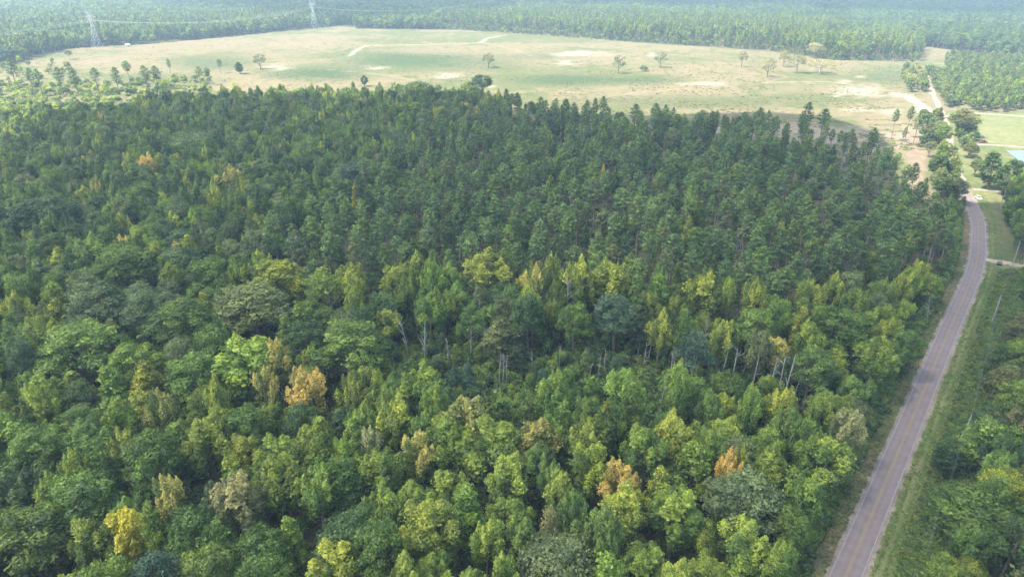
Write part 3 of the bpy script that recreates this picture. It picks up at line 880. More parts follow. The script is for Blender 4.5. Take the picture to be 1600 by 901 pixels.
# trees one can pick out in the photograph: crown top pixel, crown width in pixels, form, colour, height, how it looks
HEROES = [
    (185, 798, 62, 'plume', 'gold', 17, 'bright yellow rounded tree low on the left among dark green crowns'),
    (235, 866, 78, 'billow', 'blue', 17, 'bluish green round tree cut by the bottom edge below the bright yellow tree'),
    (315, 862, 84, 'billow', 'light', 17, 'fresh green round tree at the bottom edge right of the bluish green one'),
    (405, 876, 92, 'billow', 'mid', 17, 'wide green tree cut by the bottom edge left of the bottom centre'),
    (628, 872, 62, 'plume', 'yellow', 17, 'yellow-green pointed tree cut by the bottom edge left of centre'),
    (792, 868, 52, 'plume', 'yellow', 17, 'small yellow-green tree cut by the bottom edge beside the grey-green willowy crown'),
    (870, 850, 112, 'billow', 'grey', 17, 'grey-green willowy round tree at the bottom edge right of centre'),
    (25, 800, 125, 'billow', 'mid', 18, 'large green round tree in the bottom left corner'),
    (50, 668, 88, 'billow', 'light', 20, 'tall light green tree near the left edge with a layered crown'),
    (112, 747, 100, 'billow', 'mid', 18, 'broad green tree behind the corner tree at lower left'),
    (112, 698, 46, 'plume', 'yellow', 19, 'small yellow-tipped tree beside the tall light green left-edge tree'),
    (133, 815, 70, 'plume', 'yg', 17, 'leafy yellow-green tree just left of the bright yellow tree'),
    (240, 608, 46, 'plume', 'otip', 20, 'slim yellow tree with a pale orange tip at mid left'),
    (175, 620, 52, 'plume', 'yg', 19, 'yellow-green tree left of the slim orange-tipped one'),
    (316, 655, 78, 'plume', 'yellow', 19, 'double-crowned yellow tree below the slim yellow spire'),
    (258, 737, 46, 'plume', 'otip', 18, 'orange-tipped slim tree above and right of the bright yellow tree'),
    (362, 748, 80, 'plume', 'tan', 19, 'tan olive spreading tree with pale tan tips'),
    (292, 798, 82, 'billow', 'mid', 17, 'green round tree right of the bright yellow tree'),
    (438, 712, 78, 'plume', 'yg', 19, 'yellow-green domed tree right of the tan spreading tree'),
    (490, 722, 80, 'plume', 'yg', 19, 'drooping yellow-green tree right of the domed one'),
    (326, 590, 36, 'plume', 'yellow', 20, 'slim yellow spire left of the orange tree'),
    (297, 555, 78, 'billow', 'mid', 19, 'green round tree behind the slim yellow spire'),
    (372, 535, 110, 'plume', 'yg', 20, 'broad yellow-green clump behind the orange tree'),
    (428, 537, 50, 'plume', 'otip', 20, 'yellow tree with orange top behind the orange tree'),
    (475, 574, 64, 'plume', 'orange', 20, 'orange vase-shaped tree left of centre'),
    (405, 568, 44, 'plume', 'otip', 20, 'paler orange-tipped tree left of the orange vase-shaped tree'),
    (545, 504, 108, 'billow', 'light', 22, 'tall rounded light green tree behind and right of the orange tree'),
    (540, 586, 42, 'plume', 'yellow', 19, 'slim yellow spire right of the orange tree'),
    (112, 506, 112, 'billow', 'light', 20, 'bright green round tree at mid left, the widest there'),
    (203, 534, 76, 'billow', 'yg', 19, 'yellow-green round tree right of the bright green round one'),
    (165, 572, 48, 'oval', 'yg', 18, 'small yellow-green tree in front of the bright green round one'),
    (220, 566, 46, 'oval', 'yellow', 18, 'small yellowish tree below the yellow-green round one'),
    (274, 470, 92, 'billow', 'light', 20, 'light green domed oak-like tree at mid left'),
    (392, 450, 112, 'billow', 'grey', 20, 'wide grey-green billowing tree below the yellow double crown'),
    (322, 400, 72, 'billow', 'mid', 20, 'green domed tree left of the yellow double crown'),
    (425, 410, 92, 'plume', 'yellow', 20, 'yellow double-crowned tree at mid left'),
    (506, 418, 66, 'sparse', 'yellow', 22, 'pale yellow tree on two tall white stems'),
    (470, 470, 42, 'oval', 'yg', 19, 'bright green spire between the grey-green tree and the white-stemmed tree'),
    (18, 455, 52, 'plume', 'yellow', 20, 'yellow tree at the left edge of the picture, halfway up'),
    (210, 460, 62, 'billow', 'grey', 20, 'greyish green round tree left of the light green domed one'),
    (142, 442, 78, 'billow', 'grey', 20, 'soft grey-green round tree at mid left'),
    (190, 388, 92, 'billow', 'mid', 20, 'broad green tree at mid left with a flat top'),
    (60, 308, 100, 'billow', 'dark', 22, 'large dark round tree near the left edge'),
    (758, 388, 82, 'plume', 'yellow', 23, 'tallest yellow tree at the centre, left of the white dead tree'),
    (832, 410, 46, 'plume', 'otip', 23, 'yellow tree with orange top at the centre'),
    (868, 394, 38, 'plume', 'yellow', 24, 'narrow yellow tree just left of the white dead tree'),
    (905, 404, 48, 'plume', 'yellow', 23, 'yellow tree behind the white dead tree'),
    (956, 414, 68, 'plume', 'yellow', 22, 'broad yellow-green tree right of the white dead tree'),
    (965, 463, 72, 'billow', 'blue', 18, 'dark bluish rounded tree below the yellow trees at the centre'),
    (785, 496, 56, 'oval', 'olive', 18, 'olive vine-hung tree over three pale broken trunks'),
    (733, 474, 46, 'sparse', 'light', 18, 'thin light green tree on a forked white stem'),
    (1086, 518, 62, 'sparse', 'blue', 19, 'pale bluish green tree on leaning white stems'),
    (1107, 430, 62, 'plume', 'yellow', 21, 'yellow plume tree at the edge of the pines right of centre'),
    (1142, 432, 30, 'plume', 'yellow', 21, 'narrow yellow tree beside the yellow plume tree'),
    (1036, 430, 36, 'oval', 'yg', 21, 'yellow-green narrow tree left of the yellow plume tree'),
    (1130, 500, 36, 'plume', 'yellow', 19, 'slim yellow tree right of the pale bluish green tree'),
    (1190, 514, 42, 'plume', 'olive', 19, 'olive yellow tree above the thin bare poles'),
    (1186, 480, 62, 'billow', 'light', 19, 'green flat-topped tree in front of the pines'),
    (1256, 480, 30, 'oval', 'yellow', 19, 'first narrow yellow spire left of the green dome'),
    (1280, 476, 32, 'oval', 'yg', 19, 'second narrow yellow-green spire left of the green dome'),
    (1318, 482, 80, 'billow', 'mid', 18, 'smooth green dome near the road right of the spires'),
    (1395, 494, 50, 'plume', 'yellow', 17, 'yellow tree at the roadside below the pines'),
    (1378, 530, 80, 'plume', 'yg', 18, 'large bright yellow-green tree at the roadside'),
    (1275, 545, 62, 'billow', 'light', 18, 'green rounded tree left of the large roadside tree'),
    (1420, 516, 46, 'billow', 'mid', 16, 'green roadside tree nearest the road at the bend of the verge'),
    (1226, 600, 56, 'plume', 'yellow', 18, 'yellow tree in front of the thin bare poles'),
    (1180, 606, 40, 'plume', 'yg', 18, 'yellow-green small tree left of the yellow tree at the bare poles'),
    (1262, 655, 58, 'plume', 'yg', 18, 'yellow-green tree behind the large billowing roadside tree'),
    (1332, 638, 52, 'plume', 'tan', 17, 'pale tan yellow tree by the road verge'),
    (1298, 690, 96, 'plume', 'yellow', 17, 'large billowing yellow-green tree beside the road'),
    (1206, 714, 48, 'oval', 'yellow', 17, 'rounded yellow tree above the big grey-green tree'),
    (1140, 700, 42, 'plume', 'orange', 18, 'bright orange tree right of centre near the bottom'),
    (1158, 692, 30, 'plume', 'yellow', 18, 'yellow tree touching the bright orange one'),
    (970, 722, 62, 'plume', 'orange', 17, 'golden orange tree below centre'),
    (724, 624, 78, 'plume', 'otip', 19, 'yellow tree with orange top at the lower centre'),
    (698, 652, 78, 'plume', 'yg', 18, 'yellow-green tree in front of the orange-topped one at lower centre'),
    (648, 672, 58, 'plume', 'otip', 18, 'three-pointed pale yellow tree at lower centre'),
    (576, 665, 40, 'plume', 'tan', 18, 'tan narrow tree left of the three-pointed pale yellow one'),
    (592, 700, 82, 'plume', 'yg', 18, 'yellow-green tree below the tan narrow one'),
    (762, 662, 110, 'plume', 'yg', 18, 'wide yellow-green mass right of the orange-topped lower centre tree'),
    (798, 712, 66, 'plume', 'yellow', 18, 'yellow tree below the wide yellow-green mass'),
    (868, 737, 46, 'plume', 'yellow', 17, 'yellow tree left of the golden orange tree'),
    (922, 690, 72, 'plume', 'yg', 18, 'yellow-green tree behind the golden orange one'),
    (860, 790, 42, 'sparse', 'tan', 17, 'thin tan yellow tree above the grey-green willowy bottom tree'),
    (1172, 748, 112, 'billow', 'grey', 17, 'big grey-green rounded tree near the road at lower right'),
    (1084, 690, 66, 'oval', 'yg', 18, 'yellow-green tree left of the bright orange one'),
    (1058, 768, 92, 'plume', 'yg', 17, 'broad yellow-green tree left of the big grey-green rounded tree'),
    (1168, 812, 84, 'plume', 'yellow', 16, 'yellow-green tree in front of the big grey-green rounded one'),
    (1112, 812, 36, 'sparse', 'yellow', 16, 'slim yellow tree on a pale crooked stem at lower right'),
    (1026, 730, 40, 'oval', 'yellow', 17, 'small yellow tree right of the golden orange one'),
    (1240, 800, 60, 'billow', 'mid', 14, 'dark green tree at the road edge low on the right'),
    (355, 258, 46, 'plume', 'otip', 20, 'pale orange tree on the far left slope'),
    (226, 242, 30, 'plume', 'orange', 20, 'dull orange tree at far left'),
    (252, 238, 36, 'plume', 'yellow', 20, 'yellow tree touching the dull orange one at far left'),
    (305, 248, 50, 'plume', 'yg', 20, 'yellow-green tree between the dull orange and pale orange trees'),
    (548, 252, 62, 'billow', 'blue', 19, 'flat dark bluish dome where hardwoods meet the pines'),
    (296, 208, 74, 'billow', 'grey', 20, 'grey-green dome at far left behind the orange trees'),
    (551, 287, 16, 'oval', 'gold', 18, 'tiny golden tree at the corner of the pines'),
    (575, 290, 22, 'oval', 'yg', 18, 'yellow-green tree beside the tiny golden one'),
    (640, 160, 50, 'plume', 'yg', 20, 'first pale yellow-green tree at the far forest edge'),
    (690, 165, 46, 'plume', 'yellow', 20, 'pale yellow tree at the far forest edge'),
    (735, 160, 46, 'plume', 'otip', 20, 'creamy yellow tree at the far forest edge beside the pines'),
    (650, 128, 55, 'billow', 'dark', 20, 'dark dome at the far edge of the hardwoods by the field'),
    (752, 116, 34, 'billow', 'dark', 20, 'dark upright tree between field and pines'),
    (945, 258, 10, 'oval', 'gold', 19, 'small golden tree inside the pine stand'),
    (862, 275, 20, 'oval', 'yg', 19, 'yellow-green hardwood inside the pine stand'),
    (1075, 338, 16, 'oval', 'yellow', 19, 'small yellow hardwood inside the pine stand'),
    (1225, 345, 18, 'oval', 'yellow', 19, 'small yellow hardwood at the right of the pine stand'),
    (1512, 172, 40, 'billow', 'olive', 18, 'large rounded tree at the crossing of track and gravel road'),
    (1563, 236, 34, 'oval', 'dark', 20, 'dark vine-covered tree leaning over the lawn'),
    (1582, 250, 36, 'oval', 'dark', 18, 'dark tree behind the leaning vine-covered one'),
    # beyond the road
    (1480, 868, 40, 'oval', 'yg', 9, 'small yellow-green tree at the bottom edge right of the road'),
    (1520, 880, 60, 'billow', 'yellow', 9, 'yellow bushy tree at the bottom edge right of the road'),
    (1530, 775, 130, 'billow', 'mid', 13, 'broad dark green tree right of the road near the bottom'),
    (1545, 655, 66, 'oval', 'light', 15, 'green upright tree right of the road'),
    (1580, 735, 66, 'billow', 'yellow', 15, 'yellow-topped tree at the right edge'),
    (1585, 575, 70, 'billow', 'olive', 16, 'olive round tree at the right edge'),
    (1488, 690, 46, 'oval', 'dark', 10, 'dark cedar-like tree beside the roadside scrub'),
    (1568, 540, 36, 'oval', 'dark', 14, 'dark narrow tree at the right edge behind the olive one'),
    # lone field trees
    (763, 84, 22, 'field', 'dark', 15, 'lone dark round tree in the field left of centre'),
    (968, 87, 22, 'field', 'dark', 18, 'lone dark thin-crowned tree in the middle of the field'),
    (1033, 81, 22, 'field', 'grey', 17, 'lone pale tree in the field right of the thin-crowned one'),
    (1007, 101, 14, 'bush', 'grey', 7, 'small round bush between the two lone field trees'),
    (1162, 80, 16, 'field', 'olive', 17, 'thin field tree at the left end of the right-hand group'),
    (1203, 92, 24, 'field', 'tan', 18, 'brownish field tree on a dark stem'),
    (1228, 80, 18, 'field', 'tan', 17, 'pale narrow field tree behind the brownish one'),
    (1250, 82, 26, 'field', 'olive', 21, 'olive field tree on two leaning stems'),
    (1285, 92, 42, 'spread', 'tan', 15, 'wide flat-topped field tree'),
    (1276, 67, 26, 'field', 'cream', 18, 'cream-coloured tree behind the wide flat-topped field tree'),
    (404, 84, 22, 'field', 'dark', 16, 'lone dark tree beside the white sand patch'),
    (372, 97, 14, 'oval', 'dark', 12, 'small dark tree left of the white sand patch'),
    (105, 77, 14, 'sparse', 'grey', 12, 'small grey tree in the left field below the pylon'),
    (568, 118, 13, 'oval', 'dark', 10, 'small dark tree where the field meets the forest'),
]
for (cx, cy, w, kind, col, h, lab) in HEROES:
    x, y = ground(cx, cy, h)
    zc = pixel(x, y, h * .75)[2]
    put(kind, x, y, w / 2 * zc / F, h, col, lab)
    if cy > 370: HIDE.append((cx, cy, w / 2, float(zc)))

PINE_HEROES = [
    (1266, 160, 24, 26, 'tall pine at the field edge, second from the last of the row'),
    (1290, 170, 26, 24, 'pine at the field edge with a bare lower stem, last of the row'),
    (1404, 170, 13, 21, 'slim dark pine standing alone beside the earth track'),
    (1427, 166, 14, 21, 'pale thin pine of the pair near the gravel road'),
    (1440, 172, 18, 22, 'dark leaning pine of the pair near the gravel road'),
    (1415, 198, 9, 12, 'short pine between the slim pine and the dark leaning pine'),
    (1370, 200, 26, 19, 'pine in the cut-over strip with reddish ground around it'),
    (1385, 240, 26, 22, 'pine at the right corner of the stand'),
    (1440, 285, 30, 20, 'pine beside the earth track near the road bend'),
    (1475, 320, 40, 18, 'dark pine left of the road bend'),
    (1420, 290, 24, 20, 'pine just left of the one beside the earth track'),
    (12, 92, 22, 26, 'dark pine at the left edge by the bright shrubs'),
    (42, 106, 20, 24, 'second dark pine from the left edge by the bright shrubs'),
    (55, 108, 18, 24, 'third dark pine from the left edge by the bright shrubs'),
    (88, 105, 20, 23, 'pine left of the sparse row beside the left field'),
    (112, 108, 22, 22, 'pine in the sparse row beside the left field, nearest its left end'),
    (145, 106, 18, 22, 'pine in the sparse row, just left of the tallest'),
    (176, 105, 20, 23, 'tallest pine of the sparse row beside the left field'),
    (196, 95, 16, 24, 'slim pine standing behind the tallest of the sparse row'),
    (222, 103, 20, 22, 'pine at the middle of the sparse row beside the left field'),
    (240, 103, 18, 21, 'pale pine right of the middle of the sparse row'),
    (262, 92, 10, 15, 'young pine standing in the field behind the sparse row'),
    (308, 104, 14, 16, 'pine at the right end of the sparse row'),
    (322, 106, 13, 16, 'thin pine at the right end of the sparse row'),
    (341, 93, 10, 14, 'lone young pine in the green hollow'),
]
for (cx, cy, w, h, lab) in PINE_HEROES:
    x, y = ground(cx, cy, h)
    zc = pixel(x, y, h * .8)[2]
    put('pine', x, y, w / 2 * zc / F, h, 'pine', lab, 'pine_tree')

# the dense clump that leans over the gravel road beyond the bend
def road_clump():
    rng = np.random.default_rng(17)
    P = np.array(ROADALL); T = np.gradient(P, axis=0); T /= np.linalg.norm(T, axis=1, keepdims=True)
    py = pixel(P[:, 0], P[:, 1])[1]
    last = None
    for i in range(len(P)):
        if not 196 < py[i] < 352: continue
        if last is not None and np.hypot(*(P[i] - last)) < 5.5: continue
        last = P[i]; n = np.array((T[i][1], -T[i][0]))
        tall = 1.0 if py[i] < 325 else .75
        for off, p in ((-6.8, .85), (-12.0, .45), (6.5, .5 if py[i] < 282 else 0)):
            if rng.uniform() > p: continue
            q = P[i] + n * (off + rng.uniform(-2.2, .6) * (1 if off < 0 else -1)) + T[i] * rng.uniform(-2.5, 2.5)
            k = rng.choice(['billow', 'billow', 'oval', 'plume'])
            put(k, q[0], q[1], rng.uniform(2.6, 5.2) * tall * (.8 if k == 'oval' else 1), rng.uniform(8, 16) * tall * (.75 if off > 0 else 1), rng.choice(['grey', 'mid', 'grey', 'dark', 'olive', 'grey', 'yg']))


road_clump()


# ---- dead trees: base pixel, height in metres, broken?, bushy twigs?
DEAD = [
    (57, 322, 17, 0, 'bare grey forked tree near the left edge'),
    (190, 330, 15, 0, 'grey bare tree left of the dull orange tree'),
    (240, 362, 15, 1, 'pale broken stem in front of the dull orange tree'),
    (888, 520, 20, 0, 'white dead tree standing among the yellow trees at the centre'),
    (664, 575, 15, 1, 'straight pale dead stem left of the vine-hung tree'),
    (780, 612, 12, 1, 'left one of three pale broken trunks under the vine-hung tree'),
    (786, 615, 12.5, 1, 'thickest of three pale broken trunks under the vine-hung tree'),
    (792, 610, 11, 1, 'right one of three pale broken trunks under the vine-hung tree'),
    (833, 590, 9, 1, 'short pale snag right of the three broken trunks'),
    (812, 582, 6, 1, 'shortest snag right of the three broken trunks'),
    (917, 606, 8, 1, 'thin leaning snag left of the tall pale pair'),
    (934, 606, 10.5, 1, 'left one of a pair of tall pale snags at the clearing'),
    (943, 600, 11, 1, 'right one of a pair of tall pale snags at the clearing'),
    (1097, 560, 15, 0, 'bare twiggy white crown above the pale bluish tree'),
    (1032, 640, 11, 0, 'bare branching dead tree at the right end of the clearing'),
    (1211, 640, 17, 1, 'left thin bare pole behind the yellow tree'),
    (1221, 640, 17, 1, 'right thin bare pole behind the yellow tree'),
    (1158, 590, 15, 1, 'leaning white stem right of the slim yellow tree'),
    (1140, 620, 15, 1, 'white stem in the shade right of the pale bluish tree'),
    (1447, 510, 12, 0, 'grey bare tree leaning over the road verge'),
    (1148, 425, 15, 0, 'reddish grey dead pine in the right of the stand'),
    (985, 335, 15, 0, 'grey dead pine in the middle of the stand'),
    (735, 780, 13, 0, 'small bare grey tree at lower centre'),
    (320, 372, 14, 0, 'bare grey tree at mid left behind the green domed tree'),
    (365, 372, 12, 1, 'slanting pale stem right of the bare grey tree'),
    (1310, 285, 14, 0, 'greyish dead tree in the thin right part of the pine stand'),
    (1068, 610, 14, 1, 'leaning white stem below the pale bluish green tree'),
    (702, 580, 11, 1, 'thin grey snag in the gap left of the thin forked white stem'),
    (758, 566, 12, 0, 'small bare tree behind the vine-hung tree'),
    (872, 584, 10, 1, 'thin grey snag below the white dead tree'),
    (862, 604, 7, 1, 'short grey snag in the brush below the white dead tree'),
    (1003, 590, 11, 1, 'thin grey snag right of the tall pale pair'),
    (1012, 566, 13, 1, 'slim grey stem below the dark bluish rounded tree'),
    (1046, 606, 12, 0, 'bare thin tree left of the leaning white stems'),
    (1122, 606, 14, 1, 'slim pale stem right of the leaning white stems'),
    (1172, 620, 15, 1, 'slim pale stem left of the two thin bare poles'),
    (1196, 632, 15, 1, 'thin pale stem touching the two thin bare poles'),
    (1236, 640, 14, 1, 'thin grey stem right of the two thin bare poles'),
    (612, 556, 12, 0, 'greyish bare tree at the left end of the brushy gap'),
    (640, 566, 15, 1, 'thin pale stem beside the straight pale dead stem'),
    (100, 335, 14, 0, 'small grey bare tree right of the bare forked left tree'),
    (150, 300, 14, 0, 'thin grey bare tree on the far left slope'),
    (440, 300, 14, 0, 'thin grey bare tree where hardwoods meet the pines'),
    (1078, 606, 14, 1, 'second white stem below the pale bluish green tree'),
]
for bx, by, h, broken, lab in DEAD:
    if by < 480: continue
    x, y = ground(bx, by)
    tx, ty, zc = pixel(x, y, h)
    HIDE.append((float(tx), float(ty), (by - float(ty)) * .3, float(zc)))

# ---- filling the stands
def fill():
    rng = np.random.default_rng(11)
    s = 3.1
    ys = np.arange(52, 640, s)
    cand = []
    for y in ys:
        half = (y * ct + H * st) * .80 + 35
        xs = np.arange(-half, half, s)
        cand.append(np.stack([xs + rng.uniform(-.5, .5, len(xs)) * s, y + rng.uniform(-.5, .5, len(xs)) * s], 1))
    cand = np.concatenate(cand); rng.shuffle(cand)
    x, y = cand[:, 0], cand[:, 1]
    px, py, zc = pixel(x, y)
    rd = polydist(ROADALL, x, y)
    inF = inside(FOREST, px, py); inP = inside(PINES, px, py); inC = inside(CLEAR, px, py)
    nA = fbm(x / 45, y / 45, 31); nB = fbm(x / 14, y / 14, 37)
    drives = [t[0] for t in tracks[:2]]
    dmin = np.min([np.abs(polydist(d, x, y)) for d in drives], axis=0)
    cl = {k: np.array(v) for k, v in {
        'hard_far': (.16, .28, .20, .20, .10, .05, .003, .012), 'left': (.08, .26, .24, .26, .11, .05, .005, .015), 'low': (.09, .20, .16, .08, .30, .15, .006, .012)}.items()}
    names = ['dark', 'mid', 'light', 'grey', 'yg', 'yellow', 'otip', 'olive']
    for i in range(len(x)):
        if rd[i] > 0 and x[i] > 0:          # beyond the road
            if px[i] > 1760: continue
            r0 = rd[i]
            if py[i] > 425:
                if r0 < (15.5 if py[i] < 640 else 13.0) + 3 * nB[i]: continue
            else:
                if dmin[i] < 5: continue
                ok = inside([(1588, 292), (1700, 300), (1700, 440), (1590, 415), (1580, 380), (1568, 340), (1568, 312)], px[i], py[i])
                if not ok: continue
            kind = rng.choice(['billow', 'oval', 'billow', 'plume'])
            col = rng.choice(['dark', 'mid', 'mid', 'dark', 'light', 'yg', 'olive'])
            R = rng.uniform(2.6, 4.8); h = rng.uniform(10, 16)
            if near_ok(x[i], y[i], R, .54): put(kind, x[i], y[i], R, h, col)
            continue
        if not inF[i] and rd[i] < -14 and inside(THIN, px[i], py[i]):
            R = rng.uniform(2.4, 3.6)
            if rng.uniform() < .5 and near_ok(x[i], y[i], R, 1.35): put('pine', x[i], y[i], R, rng.uniform(14, 22), rng.choice(['pine', 'pine2']), None, 'pine_tree')
            continue
        if not inF[i] or rd[i] > -9.0: continue
        if inC[i]:
            if rng.uniform() > .25: continue
            R = rng.uniform(1.4, 2.3); h = rng.uniform(5, 10)
            if near_ok(x[i], y[i], R, .62): put(rng.choice(['oval', 'plume', 'oval', 'billow']), x[i], y[i], R, h, rng.choice(['mid', 'light', 'blue', 'dark', 'yg']))
            continue
        if inP[i]:
            edge = np.clip((250 - py[i]) / 60, 0, 1)
            if rng.uniform() < .09:
                R = rng.uniform(1.6, 2.8)
                if near_ok(x[i], y[i], R, .8): put('oval', x[i], y[i], R, rng.uniform(10, 16), rng.choice(['yg', 'light', 'olive', 'mid', 'yellow']))
                continue
            R = rng.uniform(2.9, 4.9); h = rng.uniform(15.5, 25.5)
            if nB[i] > .70 and rng.uniform() < .75: continue
            if rng.uniform() < .8 * np.clip((px[i] - 1130) / 170, 0, 1) * np.clip((385 - py[i]) / 70, 0, 1): continue
            k = .92 + .2 * edge + .85 * max(0, (px[i] - 1160) / 250) * np.clip((385 - py[i]) / 60, 0, 1)
            if near_ok(x[i], y[i], R, k): put('pine', x[i], y[i], R, h, rng.choice(['pine', 'pine', 'pine', 'pine2', 'pine2', 'dark', 'light', 'grey']), None, 'pine_tree')
            continue
        road_side = rd[i] > -22
        if py[i] < 425 and px[i] < 900:
            pal = cl['hard_far']
        elif px[i] < 450 and py[i] < 640:
            pal = cl['left']
        else:
            pal = cl['low']
        pal = pal.copy()
        if road_side: pal = pal * np.array((.5, .8, 1.2, .6, 2.8, 1.8, .5, .5))
        if nA[i] > .56: pal = pal * np.array((.6, .8, 1, .7, 1.8, 1.8, 1.4, 1.0))
        col = rng.choice(names, p=pal / pal.sum())
        if col in ('yg', 'yellow', 'otip'): kind = rng.choice(['plume', 'plume', 'oval', 'billow'], p=[.6, .22, .10, .08])
        elif col in ('grey', 'dark'): kind = rng.choice(['billow', 'oval', 'plume'], p=[.7, .2, .1])
        else: kind = rng.choice(['billow', 'plume', 'oval'], p=[.5, .28, .22] if px[i] < 460 else [.3, .45, .25])
        R = {'billow': rng.uniform(3.6, 5.8), 'plume': rng.uniform(3.2, 5.4), 'oval': rng.uniform(2.2, 3.6)}[kind]
        h = rng.uniform(13, 21)
        if kind == 'billow' and nB[i] > .5: R *= 1.1
        if road_side: R = min(R, 3.8); h = rng.uniform(11, 17)
        if near_ok(x[i], y[i], R, .72) and not hides_hero(x[i], y[i], R, h): put(kind, x[i], y[i], R, h, col)


fill()

SNAG = [snag_mesh(200 + i, 15, 22 if i < 4 else 5, (.14 if i < 4 else .085), i >= 4, i < 4) for i in range(8)]
def joined(a, b):
    for v, q in zip(b.V, b.Q): a.add(v, q - q.min())
    return a.mesh("dead_tree", M_DEAD)


SNAG = [joined(a, b) for a, b in SNAG]
for i, (bx, by, h, broken, lab) in enumerate(DEAD):
    x, y = ground(bx, by)
    x, y = float(x), float(y)
    tr = SNAG[(i % 4) + (4 if broken else 0)]
    s = h / (15 * (.72 if broken else .97))
    lean = (random.uniform(-.07, .07), random.uniform(-.05, .05))
    if 'lean' in lab or 'slant' in lab: lean = (0, .22 if i % 2 else -.2)
    thick = max(s, .9) * (1.25 if by < 400 else 1.25 if broken else 1.0)
    e = link("dead_tree", tr, None, (x, y, 0), (lean[0], lean[1], random.uniform(0, 6.28)), (thick, thick, s))
    tag(e, lab, "dead tree", "dead trees standing in the forest")

# ---- choose the trees that show largest; the rest become masses
def show_size(t):
    px, py, zc = pixel(t['x'], t['y'], t['h'] * .7)
    inx = -10 < px < 1610 and -10 < py < 925
    return (F / zc) ** 2 * t['R'] * (t['h'] * .5) * (1 if inx else 0.0)


for t in TREES:
    t['show'] = show_size(t)
single, mass = [], []
for nm, lim in (('broadleaf_tree', 290), ('pine_tree', 290)):
    L = [t for t in TREES if t['name'] == nm]
    hero = [t for t in L if t['hero']]
    rest = sorted([t for t in L if not t['hero']], key=lambda t: -t['show'])
    n = lim - len(hero)
    single += hero + [t for t in rest[:n] if t['show'] > 0]
    mass += [t for t in rest[:n] if t['show'] <= 0] + rest[n:]

LOOK = {'dark': 'dark green', 'mid': 'green', 'light': 'light green', 'grey': 'grey-green', 'blue': 'bluish green', 'olive': 'olive', 'yg': 'yellow-green',
        'yellow': 'yellowish', 'gold': 'golden', 'orange': 'orange', 'otip': 'orange-tipped', 'tan': 'tan', 'pine': 'dark green', 'pine2': 'fresh green', 'cream': 'cream'}
FORM = {'field': 'round', 'billow': 'round', 'plume': 'pointed', 'oval': 'narrow', 'sparse': 'thin', 'spread': 'wide', 'pine': 'pine', 'bush': 'bushy'}
SHORT = {}
for t in single:
    if t['hero']:
        t['label'] = t['lab']
marks = [t for t in single if t['hero'] and t['name'] == 'broadleaf_tree']
def crown_px(t):
    p = pixel(t['x'], t['y'], t['h'] * .75)
    return float(p[0]), float(p[1])
LAND = [  # short names of landmarks a label can lean on
    ((185, 825), 'bright yellow tree'), ((475, 600), 'orange vase-shaped tree'), ((970, 745), 'golden orange tree'), ((1140, 722), 'bright orange tree'),
    ((870, 870), 'willowy grey bottom tree'), ((362, 775), 'tan spreading tree'), ((545, 545), 'tall rounded centre-left tree'), ((110, 545), 'widest bright green tree'),
    ((274, 500), 'light green domed tree'), ((425, 430), 'yellow double-crowned tree'), ((506, 445), 'white-stemmed tree'), ((758, 420), 'tallest yellow centre tree'),
    ((888, 470), 'white dead tree'), ((965, 490), 'dark bluish centre tree'), ((1086, 545), 'pale bluish leaning tree'), ((1378, 560), 'large roadside tree'),
    ((1298, 730), 'billowing roadside tree'), ((1172, 785), 'big grey-green rounded tree'), ((648, 700), 'three-pointed yellow tree'), ((724, 650), 'orange-topped lower tree'),
    ((50, 700), 'tall left-edge tree'), ((30, 840), 'bottom left corner tree'), ((240, 640), 'slim orange-tipped tree'), ((60, 345), 'large dark left tree'),
    ((1530, 810), 'broad tree right of the road'), ((1585, 600), 'olive right-edge tree'), ((355, 280), 'pale orange far tree'), ((548, 265), 'flat bluish dome'),
    ((945, 265), 'small golden pine-stand tree'), ((1075, 345), 'small yellow pine-stand tree'), ((1225, 355), 'right yellow pine-stand tree'), ((862, 285), 'leafy pine-stand tree'),
    ((1107, 460), 'yellow plume tree'), ((1318, 505), 'smooth green dome'), ((785, 525), 'vine-hung tree'), ((550, 300), 'tiny golden tree'), ((1148, 405), 'reddish dead pine'),
    ((985, 305), 'grey dead pine'), ((1447, 480), 'leaning bare verge tree'), ((1385, 265), 'right corner pine'), ((1226, 625), 'yellow tree at bare poles'), ((795, 735), 'lower yellow tree'),
    ((438, 740), 'domed yellow-green tree'), ((142, 465), 'soft grey-green tree'),
]
LP = np.array([l[0] for l in LAND], float)
ORD = ['nearest', 'second nearest', 'third nearest', 'fourth nearest', 'fifth nearest', 'sixth nearest', 'seventh nearest', 'eighth nearest', 'ninth nearest', 'tenth nearest',
       'eleventh nearest', 'twelfth nearest']
groups = {}
for t in single:
    if t['hero']: continue
    cx, cy = crown_px(t)
    k = int(np.argmin(np.hypot(LP[:, 0] - cx, LP[:, 1] - cy)))
    dx, dy = cx - LP[k, 0], cy - LP[k, 1]
    a = math.degrees(math.atan2(-dy, dx)) % 360
    rel = ['right of', 'behind and right of', 'behind', 'behind and left of', 'left of', 'in front and left of', 'in front of', 'in front and right of'][int(((a + 22.5) % 360) // 45)]
    t['dist'] = math.hypot(dx, dy)
    noun = 'pine' if t['kind'] == 'pine' else FORM[t['kind']] + ' tree'
    groups.setdefault((LOOK[t['col']] + ' ' + noun, rel + ' the ' + LAND[k][1]), []).append(t)
for (look, rel), L in groups.items():
    L.sort(key=lambda t: t['dist'])
    for i, t in enumerate(L):
        t['label'] = f"{look} {rel}" if len(L) == 1 else f"{look} {rel}, {ORD[min(i, 11)]}"


for t in single:
    if len(t['label'].split()) > 16:
        t['label'] = t['label'].replace('behind and', 'behind').replace('in front and', 'before and')


